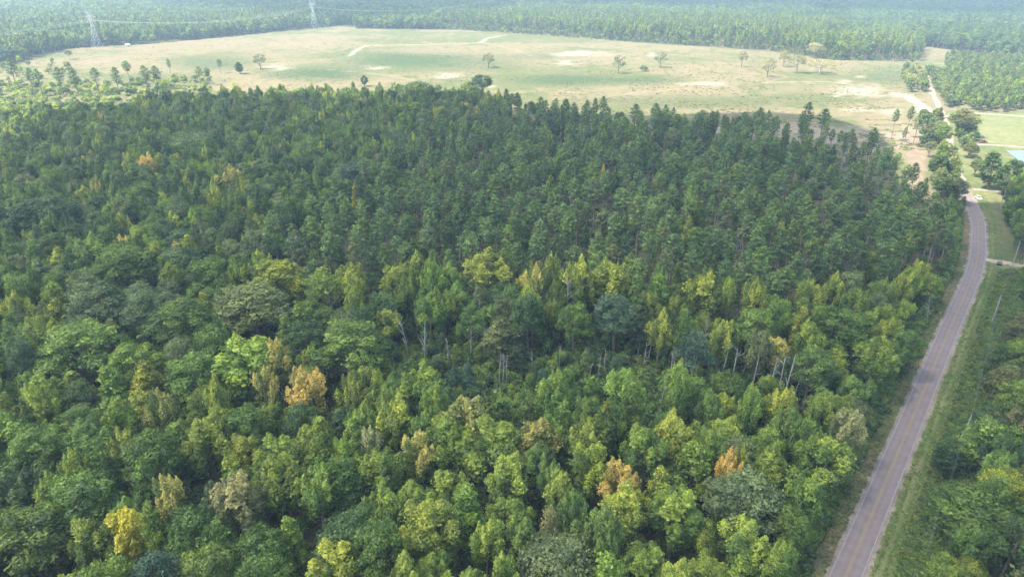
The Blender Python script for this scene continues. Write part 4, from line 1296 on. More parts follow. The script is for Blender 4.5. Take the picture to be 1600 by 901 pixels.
def pick(kind, t):
    v = VAR[kind]
    return v[int(abs(t['x'] * 7.3 + t['y'] * 3.7)) % len(v)]


for t in single:
    v = pick(t['kind'], t)
    sx = t['R'] / v.R0; sz = t['h'] / v.H0
    lean = t['lean'] or (random.gauss(0, .025), random.gauss(0, .025))
    if t.get('lab') and 'leaning over the lawn' in t['lab']: lean = (0, .18)
    nm = t['name'] if t['kind'] != 'bush' else 'bush'
    e = link(nm, None, None, (t['x'], t['y'], 0), (lean[0], lean[1], random.uniform(0, 6.28)), (sx, sx * random.uniform(.92, 1.08), sz))
    cat = {'pine_tree': 'pine tree', 'broadleaf_tree': 'broadleaf tree', 'bush': 'bush'}[nm]
    grp = {'pine_tree': 'pines of the stand', 'broadleaf_tree': 'broadleaf trees', 'bush': None}[nm]
    tag(e, t['label'], cat, grp)
    c = link("crown", v.crown, e)
    j = np.random.default_rng(int(abs(t['x'] * 91 + t['y'] * 37)))
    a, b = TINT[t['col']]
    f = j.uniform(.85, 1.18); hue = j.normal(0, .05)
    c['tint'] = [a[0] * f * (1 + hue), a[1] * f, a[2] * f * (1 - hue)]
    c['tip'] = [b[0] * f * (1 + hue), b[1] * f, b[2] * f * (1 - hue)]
    if nm != 'bush':
        link("trunk", v.trunk, e)

# ------------------------------------------------------------------ masses: instances on points, one object per mass
PROTO = {}


def proto(v):
    if id(v) not in PROTO:
        PROTO[id(v)] = bpy.data.objects.new(v.kind, v.whole)
    return PROTO[id(v)]


def stuff(name, items, label=None, cat=None):
    """items: (kind, x, y, R, h, colour name)"""
    vs = sorted({it[0] for it in items})
    variants = [v for k in vs for v in VAR[k]]
    base = {}; o = 0
    for k in vs:
        base[k] = o; o += len(VAR[k])
    N = len(items)
    rg = np.random.default_rng(len(name) * 13)
    pos = np.zeros((N, 3)); idx = np.zeros(N, np.int32); scl = np.zeros((N, 3)); rot = np.zeros((N, 3)); tint = np.ones((N, 4)); tip = np.ones((N, 4))
    rv = rg.integers(0, 1000, N); fv = rg.uniform(.8, 1.22, N); hv = rg.normal(0, .05, N)
    rot[:, 2] = rg.uniform(0, 6.28, N); rot[:, :2] = rg.normal(0, .025, (N, 2))
    for i, (k, x, y, R, h, c) in enumerate(items):
        pos[i] = (x, y, 0)
        j = rv[i] % len(VAR[k]); idx[i] = base[k] + j
        v = VAR[k][j]
        scl[i] = (R / v.R0, R / v.R0, h / v.H0)
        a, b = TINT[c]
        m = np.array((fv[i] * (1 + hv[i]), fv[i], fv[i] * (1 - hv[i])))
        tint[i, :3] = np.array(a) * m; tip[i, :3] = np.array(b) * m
    me = bpy.data.meshes.new(name)
    me.vertices.add(N); me.vertices.foreach_set("co", pos.astype(np.float32).ravel())
    a = me.attributes.new('pick', 'INT', 'POINT'); a.data.foreach_set("value", idx)
    for n_, arr in (('turn', rot), ('size', scl)):
        a = me.attributes.new(n_, 'FLOAT_VECTOR', 'POINT'); a.data.foreach_set("vector", arr.astype(np.float32).ravel())
    for n_, arr in (('tint', tint), ('tip', tip)):
        a = me.attributes.new(n_, 'FLOAT_COLOR', 'POINT'); a.data.foreach_set("color", arr.astype(np.float32).ravel())
    me.update()
    ob = link(name, me)
    ng = bpy.data.node_groups.new(name + "_scatter", 'GeometryNodeTree')
    ng.interface.new_socket("Geometry", in_out='INPUT', socket_type='NodeSocketGeometry')
    ng.interface.new_socket("Geometry", in_out='OUTPUT', socket_type='NodeSocketGeometry')
    gi = ng.nodes.new("NodeGroupInput"); go = ng.nodes.new("NodeGroupOutput")
    def named(n_, t):
        a = ng.nodes.new("GeometryNodeInputNamedAttribute"); a.data_type = t; a.inputs['Name'].default_value = n_
        return a.outputs['Attribute']
    pk = named('pick', 'INT'); tu = named('turn', 'FLOAT_VECTOR'); sz = named('size', 'FLOAT_VECTOR')
    jn = ng.nodes.new("GeometryNodeJoinGeometry")
    for q, v in enumerate(variants):
        if not (idx == q).any(): continue
        oi = ng.nodes.new("GeometryNodeObjectInfo"); oi.transform_space = 'ORIGINAL'
        oi.inputs['Object'].default_value = proto(v); oi.inputs['As Instance'].default_value = True
        cmp_ = ng.nodes.new("FunctionNodeCompare"); cmp_.data_type = 'INT'; cmp_.operation = 'EQUAL'
        ng.links.new(pk, cmp_.inputs[2]); cmp_.inputs[3].default_value = q
        ip = ng.nodes.new("GeometryNodeInstanceOnPoints")
        ng.links.new(gi.outputs[0], ip.inputs['Points']); ng.links.new(cmp_.outputs[0], ip.inputs['Selection'])
        ng.links.new(oi.outputs['Geometry'], ip.inputs['Instance'])
        e2r = ng.nodes.new("FunctionNodeEulerToRotation"); ng.links.new(tu, e2r.inputs[0])
        ng.links.new(e2r.outputs[0], ip.inputs['Rotation']); ng.links.new(sz, ip.inputs['Scale'])
        ng.links.new(ip.outputs[0], jn.inputs[0])
    ng.links.new(jn.outputs[0], go.inputs[0])
    md = ob.modifiers.new("scatter", 'NODES'); md.node_group = ng
    tag(ob, label, cat, None, 'stuff')
    return ob


def t_item(t):
    return (t['kind'], t['x'], t['y'], t['R'], t['h'], t['col'])


stuff("broadleaf_forest", [t_item(t) for t in mass if t['name'] == 'broadleaf_tree'], "mixed broadleaf forest filling the left and middle distance", "forest")
stuff("pine_forest", [t_item(t) for t in mass if t['name'] == 'pine_tree'], "dense planted pine stand in the middle distance", "forest")


def undergrowth():
    rng = np.random.default_rng(5)
    items = []
    # beneath the forest, thicker in the clearing
    s = 3.6
    for y in np.arange(55, 520, s):
        half = (y * ct + H * st) * .78 + 20
        xs = np.arange(-half, half, s)
        xs = xs + rng.uniform(-.5, .5, len(xs)) * s; yy = y + rng.uniform(-.5, .5, len(xs)) * s
        px, py, _ = pixel(xs, yy)
        ok = inside(FOREST, px, py) & (polydist(ROADALL, xs, yy) < -6.5)
        cl = inside(CLEAR, px, py); pn = inside(PINES, px, py)
        for i in np.nonzero(ok)[0]:
            if pn[i] and rng.uniform() < .45: continue
            big = rng.uniform(.9, 2.0) * (1.25 if cl[i] else 1)
            items.append(('bush', xs[i], yy[i], big * 1.25, big * 1.7, rng.choice(['dark', 'mid', 'mid', 'light', 'weed'] if cl[i] else (['weed', 'mid', 'olive', 'dark'] if pn[i] else ['dark', 'dark', 'mid']))))
    stuff("undergrowth", items, "shrubs and saplings growing beneath the forest trees", "undergrowth")


undergrowth()


def roadside():
    rng = np.random.default_rng(6)
    items = []; tufts = []
    P = np.array(ROAD); T = np.gradient(P, axis=0); T /= np.linalg.norm(T, axis=1, keepdims=True)
    seg = np.linalg.norm(np.diff(P, axis=0), axis=1); cum = np.concatenate([[0], np.cumsum(seg)])
    L = cum[-1]
    dr = [t[0] for t in tracks[:2]]
    def at(s):
        i = np.clip(np.searchsorted(cum, s) - 1, 0, len(P) - 2)
        f = (s - cum[i]) / seg[i]
        return P[i] + (P[i + 1] - P[i]) * f[:, None], T[i]
    N = 9000
    s = rng.uniform(0, L, N); p, t = at(s)
    off = 7.0 + 13 * rng.uniform(0, 1, N) ** .9; n = np.stack([t[:, 1], -t[:, 0]], 1)
    q = p + n * off[:, None]
    px, py, _ = pixel(q[:, 0], q[:, 1])
    dm = np.min([np.abs(polydist(d, q[:, 0], q[:, 1])) for d in dr], axis=0)
    hz = fbm(q[:, 0] / 7, q[:, 1] / 7, 77)
    for i in range(N):
        if py[i] < 424 or dm[i] < 3: continue
        k = rng.uniform(.35, 1.0) * (.6 + hz[i]) * min(1.0, .45 + (off[i] - 7) / 8)
        items.append(('bush', q[i, 0], q[i, 1], k * 1.2, k * 1.5, rng.choice(['weed', 'weed', 'mid', 'mid', 'light', 'dark', 'olive'])))
    # left side: edge shrubs in front of the trees
    N = 1500
    s = rng.uniform(0, L, N); p, t = at(s); n = np.stack([t[:, 1], -t[:, 0]], 1)
    off = -rng.uniform(6.6, 9.5, N); q = p + n * off[:, None]
    for i in range(N):
        k = rng.uniform(.4, 1.5) * min(1, (-off[i] - 6.2) / 2 + .3)
        items.append(('bush', q[i, 0], q[i, 1], k * 1.1, k * 1.7, rng.choice(['weed', 'mid', 'mid', 'light', 'yg'])))
    stuff("roadside_scrub", items, "tall green weeds and scrub growing along both road verges", "scrub")
    N = 16000
    s = rng.uniform(0, L, N); p, t = at(s); n = np.stack([t[:, 1], -t[:, 0]], 1)
    side = rng.uniform(0, 1, N) < .6
    off = np.where(side, rng.uniform(3.3, 8.5, N), -rng.uniform(3.3, 7.5, N)); q = p + n * off[:, None]
    dm = np.min([np.abs(polydist(d, q[:, 0], q[:, 1])) for d in dr], axis=0)
    py_t = pixel(q[:, 0], q[:, 1])[1]
    for i in range(N):
        if dm[i] < 2.2: continue
        o = abs(off[i]); stripe = side[i] and (abs(o - 5.1) < .6 or abs(o - 3.5) < .4)
        if stripe and rng.uniform() < .75: continue
        k = rng.uniform(.25, .65)
        if py_t[i] < 425 and rng.uniform() < .85: continue
        tufts.append(('tuft', q[i, 0], q[i, 1], k * .6, k * .3, rng.choice(['weed', 'yg', 'tan', 'olive', 'light'] if side[i] else ['weed', 'tan', 'mid', 'olive'])))
    stuff("roadside_grass", tufts, "short mown grass along the verges of the road", "grass")


roadside()


def field_cover():
    rng = np.random.default_rng(8)
    items = []
    N = 30000
    # even over the picture of the field
    px = rng.uniform(-150, 1520, N); py = 45 + 190 * rng.uniform(0, 1, N) ** .8
    x, y = ground(px, py)
    nz = fbm(x / 30, y / 30, 55); nz2 = fbm(x / 8, y / 8, 57)
    bad = inside(FOREST, px, py) | inside(FAR_LEFT, px, py) | inside(FAR_MID, px, py) | inside(FAR_RIGHT, px, py) | (polydist(ROADALL, x, y) > -7)
    for tr in tracks:
        bad |= np.abs(polydist(tr[0], x, y)) < 5
    for i in np.nonzero(~bad)[0]:
        strip = py[i] > 185 - max(0, (900 - px[i])) * .07
        if not strip and nz[i] + (nz2[i] - .5) * .5 < .50: continue
        if strip and nz[i] + (nz2[i] - .5) < .5: continue
        k = rng.uniform(.25, .7) * (1.4 if strip else 1)
        c = rng.choice(['weed', 'bare', 'yg', 'dry', 'tan', 'grey'] if strip else ['weed', 'olive', 'yg', 'olive', 'dry'])
        items.append(('bush', x[i], y[i], k * 1.7, k * .5, c))
    # shrubs and slash in the thinned corner of the pine stand
    N = 1500
    px = rng.uniform(1150, 1450, N); py = rng.uniform(205, 372, N)
    x, y = ground(px, py); nq = fbm(x / 8, y / 8, 91)
    thin = inside([(1120, 214), (1200, 222), (1300, 232), (1370, 262), (1418, 310), (1455, 374), (1405, 372), (1330, 312), (1200, 240)], px, py)
    for i in np.nonzero(thin)[0]:
        k = rng.uniform(.4, 1.5) * (.4 + nq[i])
        items.append(('bush', x[i], y[i], k * 1.4, k * 1.3, rng.choice(['weed', 'mid', 'grey', 'olive', 'light', 'bare'])))
    # bright shrubs below the sparse pine row at far left
    N = 900
    px = rng.uniform(-60, 330, N); py = rng.uniform(128, 196, N) - np.clip(px - 180, 0, 200) * .08
    x, y = ground(px, py)
    for i in range(N):
        if inside(FOREST, px[i], py[i]): continue
        k = rng.uniform(.8, 2.6)
        items.append(('bush', x[i], y[i], k * 1.3, k * 1.7, rng.choice(['yg', 'yellow', 'light', 'weed', 'yellow', 'mid'])))
    stuff("field_weeds", items, "low weeds and shrubs scattered over the cleared field", "weeds")


field_cover()


def far_forest():
    rng = np.random.default_rng(9)
    items = []
    for (y0, y1, s) in ((560, 1500, 6.6), (1500, 2900, 9.5)):
        for y in np.arange(y0, y1, s):
            half = (y * ct + H * st) * .78 + 60
            xs = np.arange(-half, half, s); xs = xs + rng.uniform(-.55, .55, len(xs)) * s
            yy = y + rng.uniform(-.55, .55, len(xs)) * s
            px, py, _ = pixel(xs, yy)
            nz = fbm(xs / 90, yy / 90, 61); n2 = fbm(xs / 30, yy / 30, 63)
            fl = inside(FAR_LEFT, px, py); fm = inside(FAR_MID, px, py); fr = inside(FAR_RIGHT, px, py)
            line = np.interp(px, [560, 900, 1080, 1300, 1450], [8, 14, 26, 46, 62])
            front = np.interp(px, [p[0] for p in FAR_MID[:11]], [p[1] for p in FAR_MID[:11]])
            rdx = polydist(ROADALL, xs, yy)
            big = s / 6.6
            for i in np.nonzero(fl | fm | fr)[0]:
                if abs(rdx[i]) < 7: continue
                if fm[i] and py[i] > line[i]:
                    left = px[i] < 800
                    if left and px[i] < 690:
                        k = rng.choice(['far_round', 'far_plume']); c = rng.choice(['dark', 'mid', 'grey', 'yg'])
                    else:
                        if rng.uniform() < (.30 if px[i] < 1180 else .1): continue
                        k = 'far_pine' if rng.uniform() < .8 else 'far_plume'; c = rng.choice(['light', 'grey', 'weed', 'yg'])
                elif fl[i]:
                    k = rng.choice(['far_round', 'far_plume', 'far_pine'], p=[.45, .25, .3]); c = rng.choice(['mid', 'light', 'grey', 'yg', 'pine2', 'dark', 'olive'], p=[.16, .26, .18, .18, .12, .04, .06])
                else:
                    k = rng.choice(['far_round', 'far_pine'], p=[.75, .25]); c = rng.choice(['dark', 'mid', 'blue', 'dark'])
                stand = nz[i]
                if not (fm[i] and py[i] > line[i]):
                    if n2[i] > .70 and rng.uniform() < .8: continue
                    if stand > .55 and not (fr[i] or px[i] > 1050): c = rng.choice(['light', 'yg', 'grey', 'weed', c])
                    elif stand < .42: c = rng.choice(['dark', 'mid', 'blue', c])
                R = rng.uniform(2.6, 6.2) * (.75 if k == 'far_pine' else 1.0) * big
                h = rng.uniform(12, 23) * (.75 + .5 * stand) * (1.1 if k == 'far_pine' else .95)
                if fm[i] and px[i] > 680 and py[i] > front[i] - 6 and rng.uniform() < .7:
                    k = 'far_plume'; R = rng.uniform(1.8, 3.2); h = rng.uniform(3, 9); c = rng.choice(['weed', 'light', 'grey', 'yg'])
                items.append((k, xs[i], yy[i], R, h, c))
    for i in range(70):
        x, y = ground(rng.uniform(-120, 110), rng.uniform(98, 150))
        items.append((rng.choice(['far_plume', 'far_round']), float(x), float(y), rng.uniform(2, 3.8), rng.uniform(5, 10), rng.choice(['yg', 'yellow', 'light', 'tan', 'weed'])))
    stuff("far_forest", items, "hazy distant forest beyond the cleared field", "forest")
    items = []
    # young plantation right of the gravel road, hedge rows along it
    for y in np.arange(430, 1150, 5.0):
        half = (y * ct + H * st) * .78 + 40
        xs = np.arange(250, half, 5.0); xs = xs + rng.uniform(-.3, .3, len(xs)) * 5
        yy = y + rng.uniform(-.5, .5, len(xs)) * 5
        px, py, _ = pixel(xs, yy)
        pl = inside(PLANTATION, px, py); rdx = polydist(ROADALL, xs, yy)
        n1 = fbm(xs / 40, yy / 40, 71)
        for i in range(len(xs)):
            if pl[i]:
                if rng.uniform() < .15 or rdx[i] < 6: continue
                items.append((rng.choice(['far_pine', 'far_plume']), xs[i], yy[i], rng.uniform(1.8, 3.0), rng.uniform(6, 12), rng.choice(['light', 'yg', 'weed', 'grey', 'olive'] if n1[i] < .5 else ['light', 'weed', 'grey'])))
            elif 98 < py[i] < 168 and 4.5 < rdx[i] < 16 and px[i] > 1440:
                items.append((rng.choice(['far_round', 'far_plume']), xs[i], yy[i], rng.uniform(2.4, 4.2), rng.uniform(6, 11), rng.choice(['grey', 'light', 'olive', 'weed'])))
            elif 96 < py[i] < 146 and -22 < rdx[i] < -4.5 and px[i] > 1405:
                if rng.uniform() < .4: items.append((rng.choice(['far_round', 'far_plume']), xs[i], yy[i], rng.uniform(2.2, 3.6), rng.uniform(8, 14), rng.choice(['grey', 'light', 'olive', 'tan'])))
            elif 180 < py[i] < 310 and rdx[i] < -5 and rdx[i] > -19 and px[i] > 1440:
                if rng.uniform() < .5: items.append((rng.choice(['far_round', 'far_plume']), xs[i], yy[i], rng.uniform(2.2, 3.6), rng.uniform(5, 11), rng.choice(['grey', 'mid', 'dark', 'weed'])))
            elif 185 < py[i] < 285 and 4.5 < rdx[i] < 15 and px[i] < 1522:
                if rng.uniform() < .5: items.append((rng.choice(['far_round', 'far_plume']), xs[i], yy[i], rng.uniform(2.2, 3.4), rng.uniform(5, 10), rng.choice(['grey', 'mid', 'dark'])))
    stuff("young_plantation", items, "young pines and hedge rows lining the gravel road", "plantation")


far_forest()

# ------------------------------------------------------------------ power line: two lattice pylons and their wires
def pylon_mesh(Hh, base, arm):
    leg = MB(); am = MB(); pk = MB()
    r = .16
    zs = [0, Hh * .2, Hh * .38, Hh * .54, Hh * .67]
    ws = [base, base * .74, base * .5, base * .3, base * .17]
    cor = ((-1, -1), (1, -1), (1, 1), (-1, 1))
    for cx, cy in cor:
        leg.tube([(cx * w / 2, cy * w / 2, z) for z, w in zip(zs, ws)], r, 4)
    for (z0, w0), (z1, w1) in zip(zip(zs[:-1], ws[:-1]), zip(zs[1:], ws[1:])):
        for k in range(4):
            a, b = cor[k], cor[(k + 1) % 4]
            leg.tube([(a[0] * w0 / 2, a[1] * w0 / 2, z0), (b[0] * w1 / 2, b[1] * w1 / 2, z1)], r * .6, 3)
            leg.tube([(b[0] * w0 / 2, b[1] * w0 / 2, z0), (a[0] * w1 / 2, a[1] * w1 / 2, z1)], r * .6, 3)
            leg.tube([(a[0] * w1 / 2, a[1] * w1 / 2, z1), (b[0] * w1 / 2, b[1] * w1 / 2, z1)], r * .6, 3)
    # waist opens to a bridge
    wt = ws[-1] / 2
    zb, zt = Hh * .82, Hh * .88
    for sx in (-1, 1):
        for sy in (-1, 1):
            leg.tube([(sx * wt, sy * wt, zs[-1]), (sx * arm * .42, sy * wt, zb)], r, 4)
            leg.tube([(-sx * wt, sy * wt, zs[-1]), (sx * arm * .2, sy * wt, zb)], r * .6, 3)
            am.tube([(sx * arm, 0, zb + .3), (sx * arm * .42, sy * wt, zt), (0, sy * wt, zt)], r * .8, 3)
            am.tube([(sx * arm, 0, zb + .3), (sx * arm * .42, sy * wt, zb), (0, sy * wt, zb)], r * .8, 3)
        n = 6
        for k in range(n):
            x0, x1 = sx * arm * .42 * k / n, sx * arm * .42 * (k + 1) / n
            am.tube([(x0, -wt, zb if k % 2 else zt), (x1, -wt, zt if k % 2 else zb)], r * .5, 3)
            am.tube([(x0, wt, zt if k % 2 else zb), (x1, wt, zb if k % 2 else zt)], r * .5, 3)
        for k in range(4):
            f0, f1 = .42 + .58 * k / 4, .42 + .58 * (k + 1) / 4
            am.tube([(sx * arm * f0, 0, zb), (sx * arm * f1, 0, zt - (zt - zb - .3) * (k + 1) / 4)], r * .5, 3)
        for sy in (-1, 1):
            pk.tube([(sx * arm * .42, sy * wt, zt), (sx * arm * .52, 0, Hh)], r * .8, 3)
            pk.tube([(sx * arm * .25, sy * wt, zt), (sx * arm * .52, 0, Hh)], r * .7, 3)
    return leg.mesh("pylon_body", M_STEEL), am.mesh("pylon_arm", M_STEEL), pk.mesh("pylon_peak", M_STEEL)


def insulator_mesh(L):
    mb = MB(); n = 12
    pts = []; rad = []
    for i in range(n * 2):
        pts.append((0, 0, -L * i / (n * 2 - 1))); rad.append(.14 if i % 2 else .05)
    mb.tube(pts, rad, 6)
    return mb.mesh("insulator", M_STEEL)


PH, PARM = 47.0, 14.0
pb, pa, pp = pylon_mesh(PH, 11, PARM)
INS = insulator_mesh(4.0)
py_xy = gp((-640, 152), (152.5, 74), (492, 45), (770, 29))
pyl = []
for i in range(4):
    a = np.array(py_xy[min(i + 1, 3)]) - np.array(py_xy[max(i - 1, 0)])
    rz = math.atan2(a[1], a[0]) - math.pi / 2
    pyl.append((py_xy[i], rz))
    if i not in (1, 2): continue
    e = link("transmission_pylon", None, None, (*py_xy[i], 0), (0, 0, rz))
    tag(e, "nearer white steel lattice pylon in front of the far left trees" if i == 1 else "farther pale lattice pylon at the tree line left of the top centre", "pylon", "pylons of the power line")
    link("body", pb, e); link("crossarm", pa, e); link("peak", pp, e)
    for xo in (-PARM * .97, 0, PARM * .97):
        link("insulator", INS, e, (xo, 0, PH * .82))


def sag_wire(a, b, sag, r, n=24):
    pts = []
    for i in range(n + 1):
        t = i / n
        p = np.array(a) * (1 - t) + np.array(b) * t
        p[2] -= sag * 4 * t * (1 - t)
        pts.append(tuple(p))
    return pts


def arm_point(i, xo, z):
    (x, y), rz = pyl[i]
    return (x + math.cos(rz) * xo, y + math.sin(rz) * xo, z)


for i in range(3):
    for xo, z, sag in ((-PARM * .97, PH * .82 - 4, 12), (0, PH * .82 - 4, 12), (PARM * .97, PH * .82 - 4, 12), (-PARM * .52, PH, 8), (PARM * .52, PH, 8)):
        mb = MB()
        w = .075 if z < PH - 1 else .035
        mb.tube(sag_wire(arm_point(i, xo, z), arm_point(i + 1, xo, z), sag, w), w, 4)
        o = link("power_cable", mb.mesh("power_cable", M_WIRE))
        kind = "thick pale conductor cable" if z < PH - 1 else "thin pale earth wire"
        side = "left" if xo < 0 else ("right" if xo > 0 else "middle")
        span = ["running left out of the picture from the nearer pylon", "sagging between the two lattice pylons", "running right from the farther pylon over the far trees"][i]
        tag(o, f"{kind} {span}, {side} one", "power cable", "cables of the power line")

# ------------------------------------------------------------------ utility poles along the road
def pole(h):
    mb = MB(); mb.tube([(0, 0, -.3), (0, 0, h * .5), (0, 0, h)], [.17, .14, .10], 8)
    return mb.mesh("pole_shaft", M_POLE)


mb = MB(); mb.box((-1.1, -.06, -.08), (1.1, .06, .08)); MESH_ARM = mb.mesh("crossarm", M_POLE)
mb = MB(); mb.tube([(0, 0, 0), (0, 0, .1), (0, 0, .14), (0, 0, .24)], [.05, .06, .09, .05], 8); MESH_PIN = mb.mesh("pin", M_WIRE)
PSH = pole(10.0)
pole_xy = gp((1430, 905), (1499, 702), (1549, 506), (1581, 416), (1561, 330))
plab = [None, 'dark utility pole rising from the scrub beside the dark cedar', 'pale grey utility pole in the scrub halfway along the road',
        'utility pole beside the dirt driveway', 'utility pole at the edge of the lawn near the road bend']
for i in range(1, 5):
    a = np.array(pole_xy[min(i + 1, 4)]) - np.array(pole_xy[i - 1])
    rz = math.atan2(a[1], a[0]) - math.pi / 2
    e = link("utility_pole", None, None, (*pole_xy[i], 0), (0, 0, rz))
    tag(e, plab[i], "utility pole", "utility poles along the road")
    link("shaft", PSH, e); link("insulator", MESH_PIN, e, (0, 0, 9.98)); link("bracket", MESH_ARM, e, (0, .16, 8.2), (0, 0, 0), (.25, 1, 1))
for i in range(4):
    for xo, lab, zz in ((0, 'upper', 10.2), (.27, 'lower', 8.28)):
        a = np.array(pole_xy[i + 1]) - np.array(pole_xy[i]); rz = math.atan2(a[1], a[0]) - math.pi / 2
        A = (pole_xy[i][0] + math.cos(rz) * xo, pole_xy[i][1] + math.sin(rz) * xo, zz)
        B = (pole_xy[i + 1][0] + math.cos(rz) * xo, pole_xy[i + 1][1] + math.sin(rz) * xo, zz)
        mb = MB(); mb.tube(sag_wire(A, B, 1.1, .02), .018, 4)
        sp = ['from the bottom edge to the first pole', 'between the dark pole and the pale pole', 'between the pale pole and the driveway pole', 'beyond the driveway pole'][i]
        tag(link("overhead_wire", mb.mesh("overhead_wire", M_DARKWIRE)), f"thin {lab} overhead wire {sp}", "overhead wire", "wires of the roadside poles")

# ------------------------------------------------------------------ vehicles
M_WPAINT = noise_material("white_car_paint", (.78, .79, .80), (.82, .83, .84), 1.0, rough=.25)
M_RPAINT = noise_material("dark_red_car_paint", (.16, .03, .03), (.20, .045, .04), 1.0, rough=.3)
M_GLASS = noise_material("dark_car_glass", (.015, .018, .022), (.02, .024, .03), 1.0, rough=.08)
M_TYRE = noise_material("tyre_rubber", (.02, .02, .02), (.035, .035, .035), 4.0)
M_RIM = noise_material("alloy_rim", (.5, .5, .5), (.65, .65, .65), 3.0, rough=.4)
M_LAMP = noise_material("lamp_glass", (.75, .75, .72), (.85, .85, .82), 3.0, rough=.15)
M_TAIL = noise_material("red_tail_lamp", (.35, .02, .02), (.45, .03, .03), 3.0, rough=.2)


def car(name, loc, rz, paint, label, cat, pickup=False):
    e = link(name, None, None, loc, (0, 0, rz)); tag(e, label, cat)
    L, W = (5.2, 1.9) if pickup else (4.5, 1.8)
    # lower body: rounded profile lofted across the width
    prof = [(-.5, .32), (-.5, .62), (-.485, .80), (-.40, .88), (-.2, .92), (.12, .93), (.36, .86), (.47, .76), (.5, .60), (.5, .34)]
    mb = MB()
    ys = [(-.5, .90), (-.47, .98), (-.3, 1.0), (.3, 1.0), (.47, .98), (.5, .90)]
    n = len(prof)
    V = [(x * L * s, yy * W, z if z < .5 else .5 + (z - .5) * s) for yy, s in ys for x, z in prof]
    Q = [(j * n + i, (j + 1) * n + i, (j + 1) * n + i + 1, j * n + i + 1) for j in range(len(ys) - 1) for i in range(n - 1)]
    Q += [(j * n + n - 1, (j + 1) * n + n - 1, (j + 1) * n, j * n) for j in range(len(ys) - 1)]
    T = [(0, i, i + 1) for i in range(1, n - 1)]; o = (len(ys) - 1) * n
    T += [(o, o + i + 1, o + i) for i in range(1, n - 1)]
    mb.add(V, Q, T)
    link("body", mb.mesh("car_body", paint), e)
    # cabin
    x0, x1, x2, x3 = ((-.14, -.1, .1, .24) if pickup else (-.40, -.28, .10, .26))
    w0, w1 = W * .47, W * .38
    zt = 1.55 if not pickup else 1.75
    cab = MB(); z0 = .88
    V = [(x0 * L, -w0, z0), (x3 * L, -w0, z0), (x3 * L, w0, z0), (x0 * L, w0, z0), (x1 * L, -w1, zt - .05), (x2 * L, -w1, zt - .05), (x2 * L, w1, zt - .05), (x1 * L, w1, zt - .05)]
    cab.add(V, [(0, 1, 5, 4), (1, 2, 6, 5), (2, 3, 7, 6), (3, 0, 4, 7)])
    link("window", cab.mesh("car_window", M_GLASS), e)
    rf = MB()
    V = [(x1 * L, -w1, zt - .05), (x2 * L, -w1, zt - .05), (x2 * L, w1, zt - .05), (x1 * L, w1, zt - .05), (x1 * L + .08, -w1 + .08, zt), (x2 * L - .08, -w1 + .08, zt), (x2 * L - .08, w1 - .08, zt), (x1 * L + .08, w1 - .08, zt)]
    rf.add(V, [(0, 1, 5, 4), (1, 2, 6, 5), (2, 3, 7, 6), (3, 0, 4, 7), (4, 5, 6, 7)])
    for a, b in ((0, 4), (1, 5), (2, 6), (3, 7)):
        c0 = [(x0 * L, -w0, z0), (x3 * L, -w0, z0), (x3 * L, w0, z0), (x0 * L, w0, z0)][a]
        c1 = [(x1 * L, -w1, zt - .05), (x2 * L, -w1, zt - .05), (x2 * L, w1, zt - .05), (x1 * L, w1, zt - .05)][a]
        rf.tube([c0, c1], .05, 5)
    link("roof", rf.mesh("car_roof", paint), e)
    ty = MB()
    ty.tube([(0, -.11, 0), (0, -.10, 0), (0, .10, 0), (0, .11, 0)], [.26, .33, .33, .26], 16)
    tm = ty.mesh("tyre", M_TYRE)
    rm = MB(); rm.tube([(0, -.115, 0), (0, .118, 0)], [.19, .19], 12); rmm = rm.mesh("rim", M_RIM)
    for sx in (-.31, .31):
        for sy in (-1, 1):
            w = link("wheel", tm, e, (sx * L, sy * (W * .5 - .1), .33))
            link("rim", rmm, w)
    lm = MB(); lm.box((-.04, -.18, -.07), (.04, .18, .07)); l1 = lm.mesh("headlight", M_LAMP)
    lm = MB(); lm.box((-.04, -.15, -.08), (.04, .15, .08)); l2 = lm.mesh("tail_light", M_TAIL)
    for sy in (-.33, .33):
        link("headlight", l1, e, (.488 * L, sy * W, .67)); link("tail_light", l2, e, (-.492 * L, sy * W, .70))
    return e


cx, cy = ground(1528.5, 311)
car("parked_car", (float(cx), float(cy), .02), math.radians(-100), M_WPAINT, "white car parked beside the road where it bends", "car")
cx, cy = ground(1536, 223)
car("pickup_truck", (float(cx), float(cy), .02), math.radians(5), M_RPAINT, "dark red vehicle standing beside the sandy track by the field", "pickup truck", True)

# culvert under the driveway
M_CONC = noise_material("corrugated_culvert", (.08, .08, .08), (.14, .14, .13), 2.0)
M_PIPE_SHADE = noise_material("painted_pipe_shade", (.01, .01, .01), (.02, .02, .02), 2.0)
cx, cy = (float(c) for c in ground(1561, 415))
mb = MB()
pts = [(math.cos(a) * .55, 0, .5 + math.sin(a) * .55) for a in np.linspace(0, 2 * math.pi, 17)[:-1]]
ptsb = [(x, 3.2, z) for x, y, z in pts]; ptsi = [(x * .86, 0, .5 + (z - .5) * .86) for x, y, z in pts]; ptsk = [(x * .86, 3.0, .5 + (z - .5) * .86) for x, y, z in pts]
n = 16
V = pts + ptsb + ptsi + ptsk
Q = []
for k in range(n):
    k2 = (k + 1) % n
    Q += [(k, k2, n + k2, n + k), (k, 2 * n + k, 2 * n + k2, k2), (2 * n + k, 3 * n + k, 3 * n + k2, 2 * n + k2)]
mb.add(V, Q)
e = link("culvert_pipe", mb.mesh("culvert_pipe", M_CONC), None, (cx, cy, -.45), (0, 0, math.radians(-35)), (1.7, 1.0, 1.2))
tag(e, "dark culvert pipe mouth below the dirt driveway", "culvert")
mb = MB(); mb.add([(x, .35, z) for x, y, z in ptsi] + [(0, .35, .5)], (), [(k, (k + 1) % n, n) for k in range(n)])
